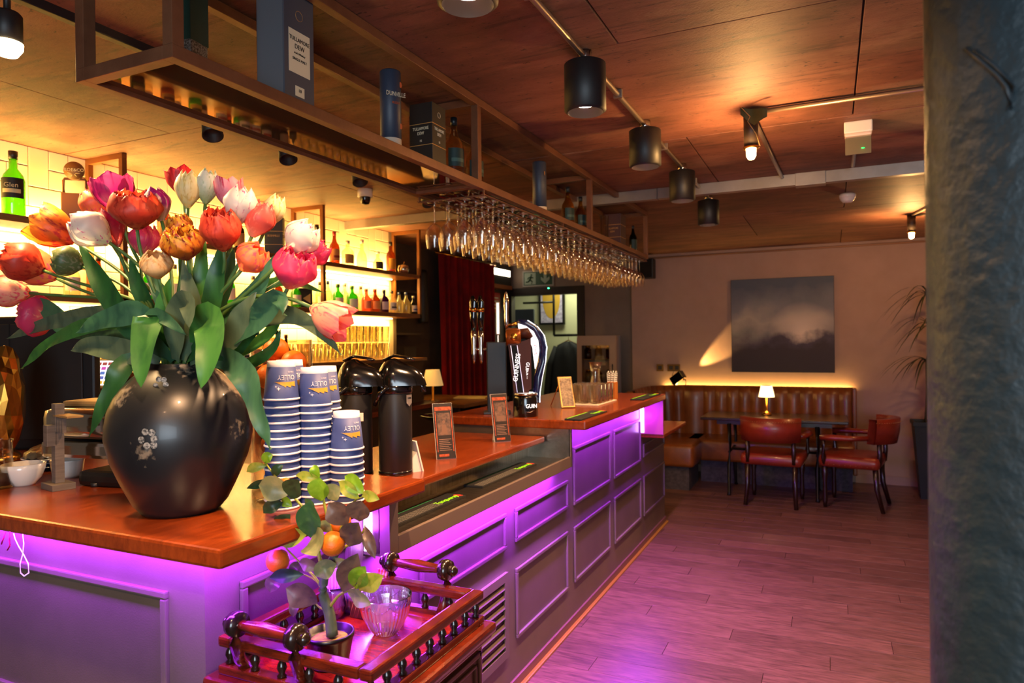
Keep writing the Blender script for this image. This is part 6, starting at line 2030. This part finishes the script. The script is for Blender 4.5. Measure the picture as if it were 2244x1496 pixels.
CIT = ((620, 1100, 577, 1124, 24, 3, -.02), (636, 1082, 567, 1063, 46, 2, -.03), (636, 1092, 654, 1050, 38, 3, -.03), (612, 1055, 540, 1070, 16, 3, .02), (585, 1020, 540, 1033, 18, 5, .0),
       (580, 1015, 598, 996, 20, 1, .01), (600, 1046, 620, 1018, 18, 3, .01), (703, 1098, 700, 1046, 38, 1, -.02), (702, 1052, 648, 1041, 18, 5, -.01), (698, 1052, 688, 1018, 18, 1, .0),
       (718, 1092, 748, 1068, 32, 2, .0), (787, 1094, 742, 1054, 24, 5, .0), (797, 1082, 756, 1042, 30, 1, .01), (793, 1085, 832, 1094, 20, 5, .0), (786, 1142, 790, 1096, 42, 4, -.02),
       (762, 1150, 720, 1102, 42, 4, -.03), (764, 1197, 786, 1144, 42, 4, -.03), (800, 1152, 822, 1224, 22, 4, .0), (680, 1178, 682, 1097, 44, 0, -.06), (674, 1170, 604, 1189, 34, 5, -.05),
       (690, 1166, 694, 1218, 50, 2, -.07), (606, 1172, 636, 1126, 32, 3, .0), (600, 1180, 553, 1160, 28, 1, .0), (605, 1172, 566, 1214, 14, 4, .0), (722, 1168, 705, 1140, 22, 2, -.02),
       (666, 1258, 590, 1266, 26, 3, -.03), (612, 1260, 592, 1298, 28, 4, -.02), (696, 1322, 627, 1288, 46, 4, -.05), (654, 1312, 642, 1352, 18, 4, -.02), (752, 1298, 784, 1212, 42, 4, -.02),
       (780, 1290, 800, 1240, 36, 1, -.03), (786, 1292, 840, 1260, 36, 5, -.02), (762, 1298, 814, 1324, 30, 2, -.04), (700, 1246, 655, 1232, 24, 4, .0), (738, 1236, 690, 1262, 34, 2, -.03),
       (640, 1110, 616, 1092, 20, 1, .02), (688, 1120, 668, 1100, 24, 0, .02), (735, 1130, 760, 1120, 24, 0, .03), (720, 1240, 760, 1228, 18, 2, .02), (655, 1230, 640, 1260, 16, 4, .0))
for a, b_, c_, d_, w, tone, dy in CIT:
    p, q = cp(a, b_, dy * .3), cp(c_, d_, dy - .01)
    m_ = (p + q) * .5 - FWD * .012 + UPV * .006
    part('leaf', blade([p, m_, q], w * .00128, .0008, random.uniform(-.5, .5), .42, 12, .6), CL[tone], pt_, True)
for a, b_, r_, dy in ((609, 1228, 24, -.02), (729, 1191, 24, -.04), (652, 1156, 22, .02), (742, 1146, 26, .03), (626, 1058, 11, -.01)):
    c_ = cp(a, b_, dy)
    put('fruit', _om, pt_, tuple(c_ - V(pt_.location)), scale=(r_ * .00113 / .036,) * 3)

# cut-glass bowl
_p = at(845, 1388, 'z', ZTR)
t = thing('crystal_bowl', 'cut crystal bowl on the tea trolley', 'bowl', (_p.x, _p.y, ZTR))
rows = []
for r, z, f in ((.0, .003, 0), (.026, .0, 0), (.03, .004, 0), (.042, .022, 1), (.056, .05, 1), (.064, .078, .6), (.0665, .092, .0), (.067, .100, 0), (.064, .100, 0), (.061, .08, 0), (.052, .05, 0), (.036, .018, 0), (0, .014, 0)):
    rows.append([((r + f * .0022 * (q % 2)) * cos(2 * pi * q / 72), (r + f * .0022 * (q % 2)) * sin(2 * pi * q / 72), z) for q in range(73)])
crys = G('crystal', 'fbf4ff', 3.0, .07, pw_=1.8, milk=.16)
part('body', MB().grid(rows, False), crys, t)
for k in range(8):
    a0 = 2 * pi * k / 8
    part('swag_cut', MB().tube([((.0655 - .0035 * sin(pi * q / 8)) * cos(a0 + q * pi / 32), (.0655 - .0035 * sin(pi * q / 8)) * sin(a0 + q * pi / 32), .088 - .016 * sin(pi * q / 8)) for q in range(9)], .0012, 5), crys, t)
# straw jars and red candy glass behind the tree
for (px, py, r, h, lb, nm) in ((733, 1350, .034, .085, 'glass jar of white straws behind the orange tree', 'straw'), (772, 1338, .03, .075, 'ribbed clear jar beside the straws on the trolley', 'jar')):
    _p = at(px, py, 'z', ZTR)
    t = thing('straw_jar', lb, 'jar', (_p.x, _p.y, ZTR))
    part('glass', MB().lathe([(r * .7, 0), (r * .8, .004), (r, h * .4), (r * .85, h * .75), (r * 1.05, h), (r, h), (r * .78, h * .75), (r * .9, h * .4), (0, .008)], seg=28, cap=False), crys, t)
    if nm == 'straw':
        for k in range(16):
            a = 2.4 * k
            q = .02 * sqrt(k / 16)
            s_ = thing('wrapped_straw', 'white wrapped straw in the jar behind the orange tree', 'straw', (_p.x + q * cos(a) * .6, _p.y + q * sin(a) * .6, ZTR + .01), 0, 'white straws in the jar')
            part('tube', MB().tube([(0, 0, 0), (q * cos(a) * .8, q * sin(a) * .8, .115)], .0028, 8), M('pink_white_straw', 'f0d8d8', .5), s_)
    else:
        part('sugar', MB().lathe([(r * .7, .008), (r * .86, h * .4), (r * .8, h * .6), (0, h * .62)], seg=20), M('purple_sugar', '7a3a7a', .7, 0, '9a6a9a', 60), t)
_p = at(826, 1318, 'z', ZTR)
t = thing('candy_glass', 'small ribbed glass with red sticks behind the crystal bowl', 'glass', (_p.x, _p.y, ZTR))
part('glass', MB().lathe([(.02, 0), (.024, .003), (.03, .06), (.028, .06), (.021, .006), (0, .006)], seg=24, cap=False), crys, t)
for k in range(4):
    s_ = thing('red_stick', 'red patterned stick leaning in the small glass', 'stick', (_p.x + .006 * (k - 1.5), _p.y, ZTR + .008), 0, 'red sticks in the small glass')
    part('rod', MB().tube([(0, 0, 0), (.014 + .004 * k, .004, .085)], .0045, 8), M('red_stick', 'd0202a', .4, 0, 'f0a0a0', 90), s_)
t = thing('brown_sachet_box', 'small quilted brown box between the jars on the trolley', 'box', tuple(at(795, 1350, 'z', ZTR)))
part('box', MB().box(-.028, .028, -.02, .02, 0, .045, .004), M('quilt_brown', '5a2a18', .4, 0, '3a160c', 40), t)
g_ = MB()
for k in range(5):
    g_.tube([(-.027 + .012 * k, -.0205, .004), (-.015 + .012 * k, -.0205, .041)], .0006, 4)
part('stitching', g_, M('stitch', 'a86a4a', .6), t)
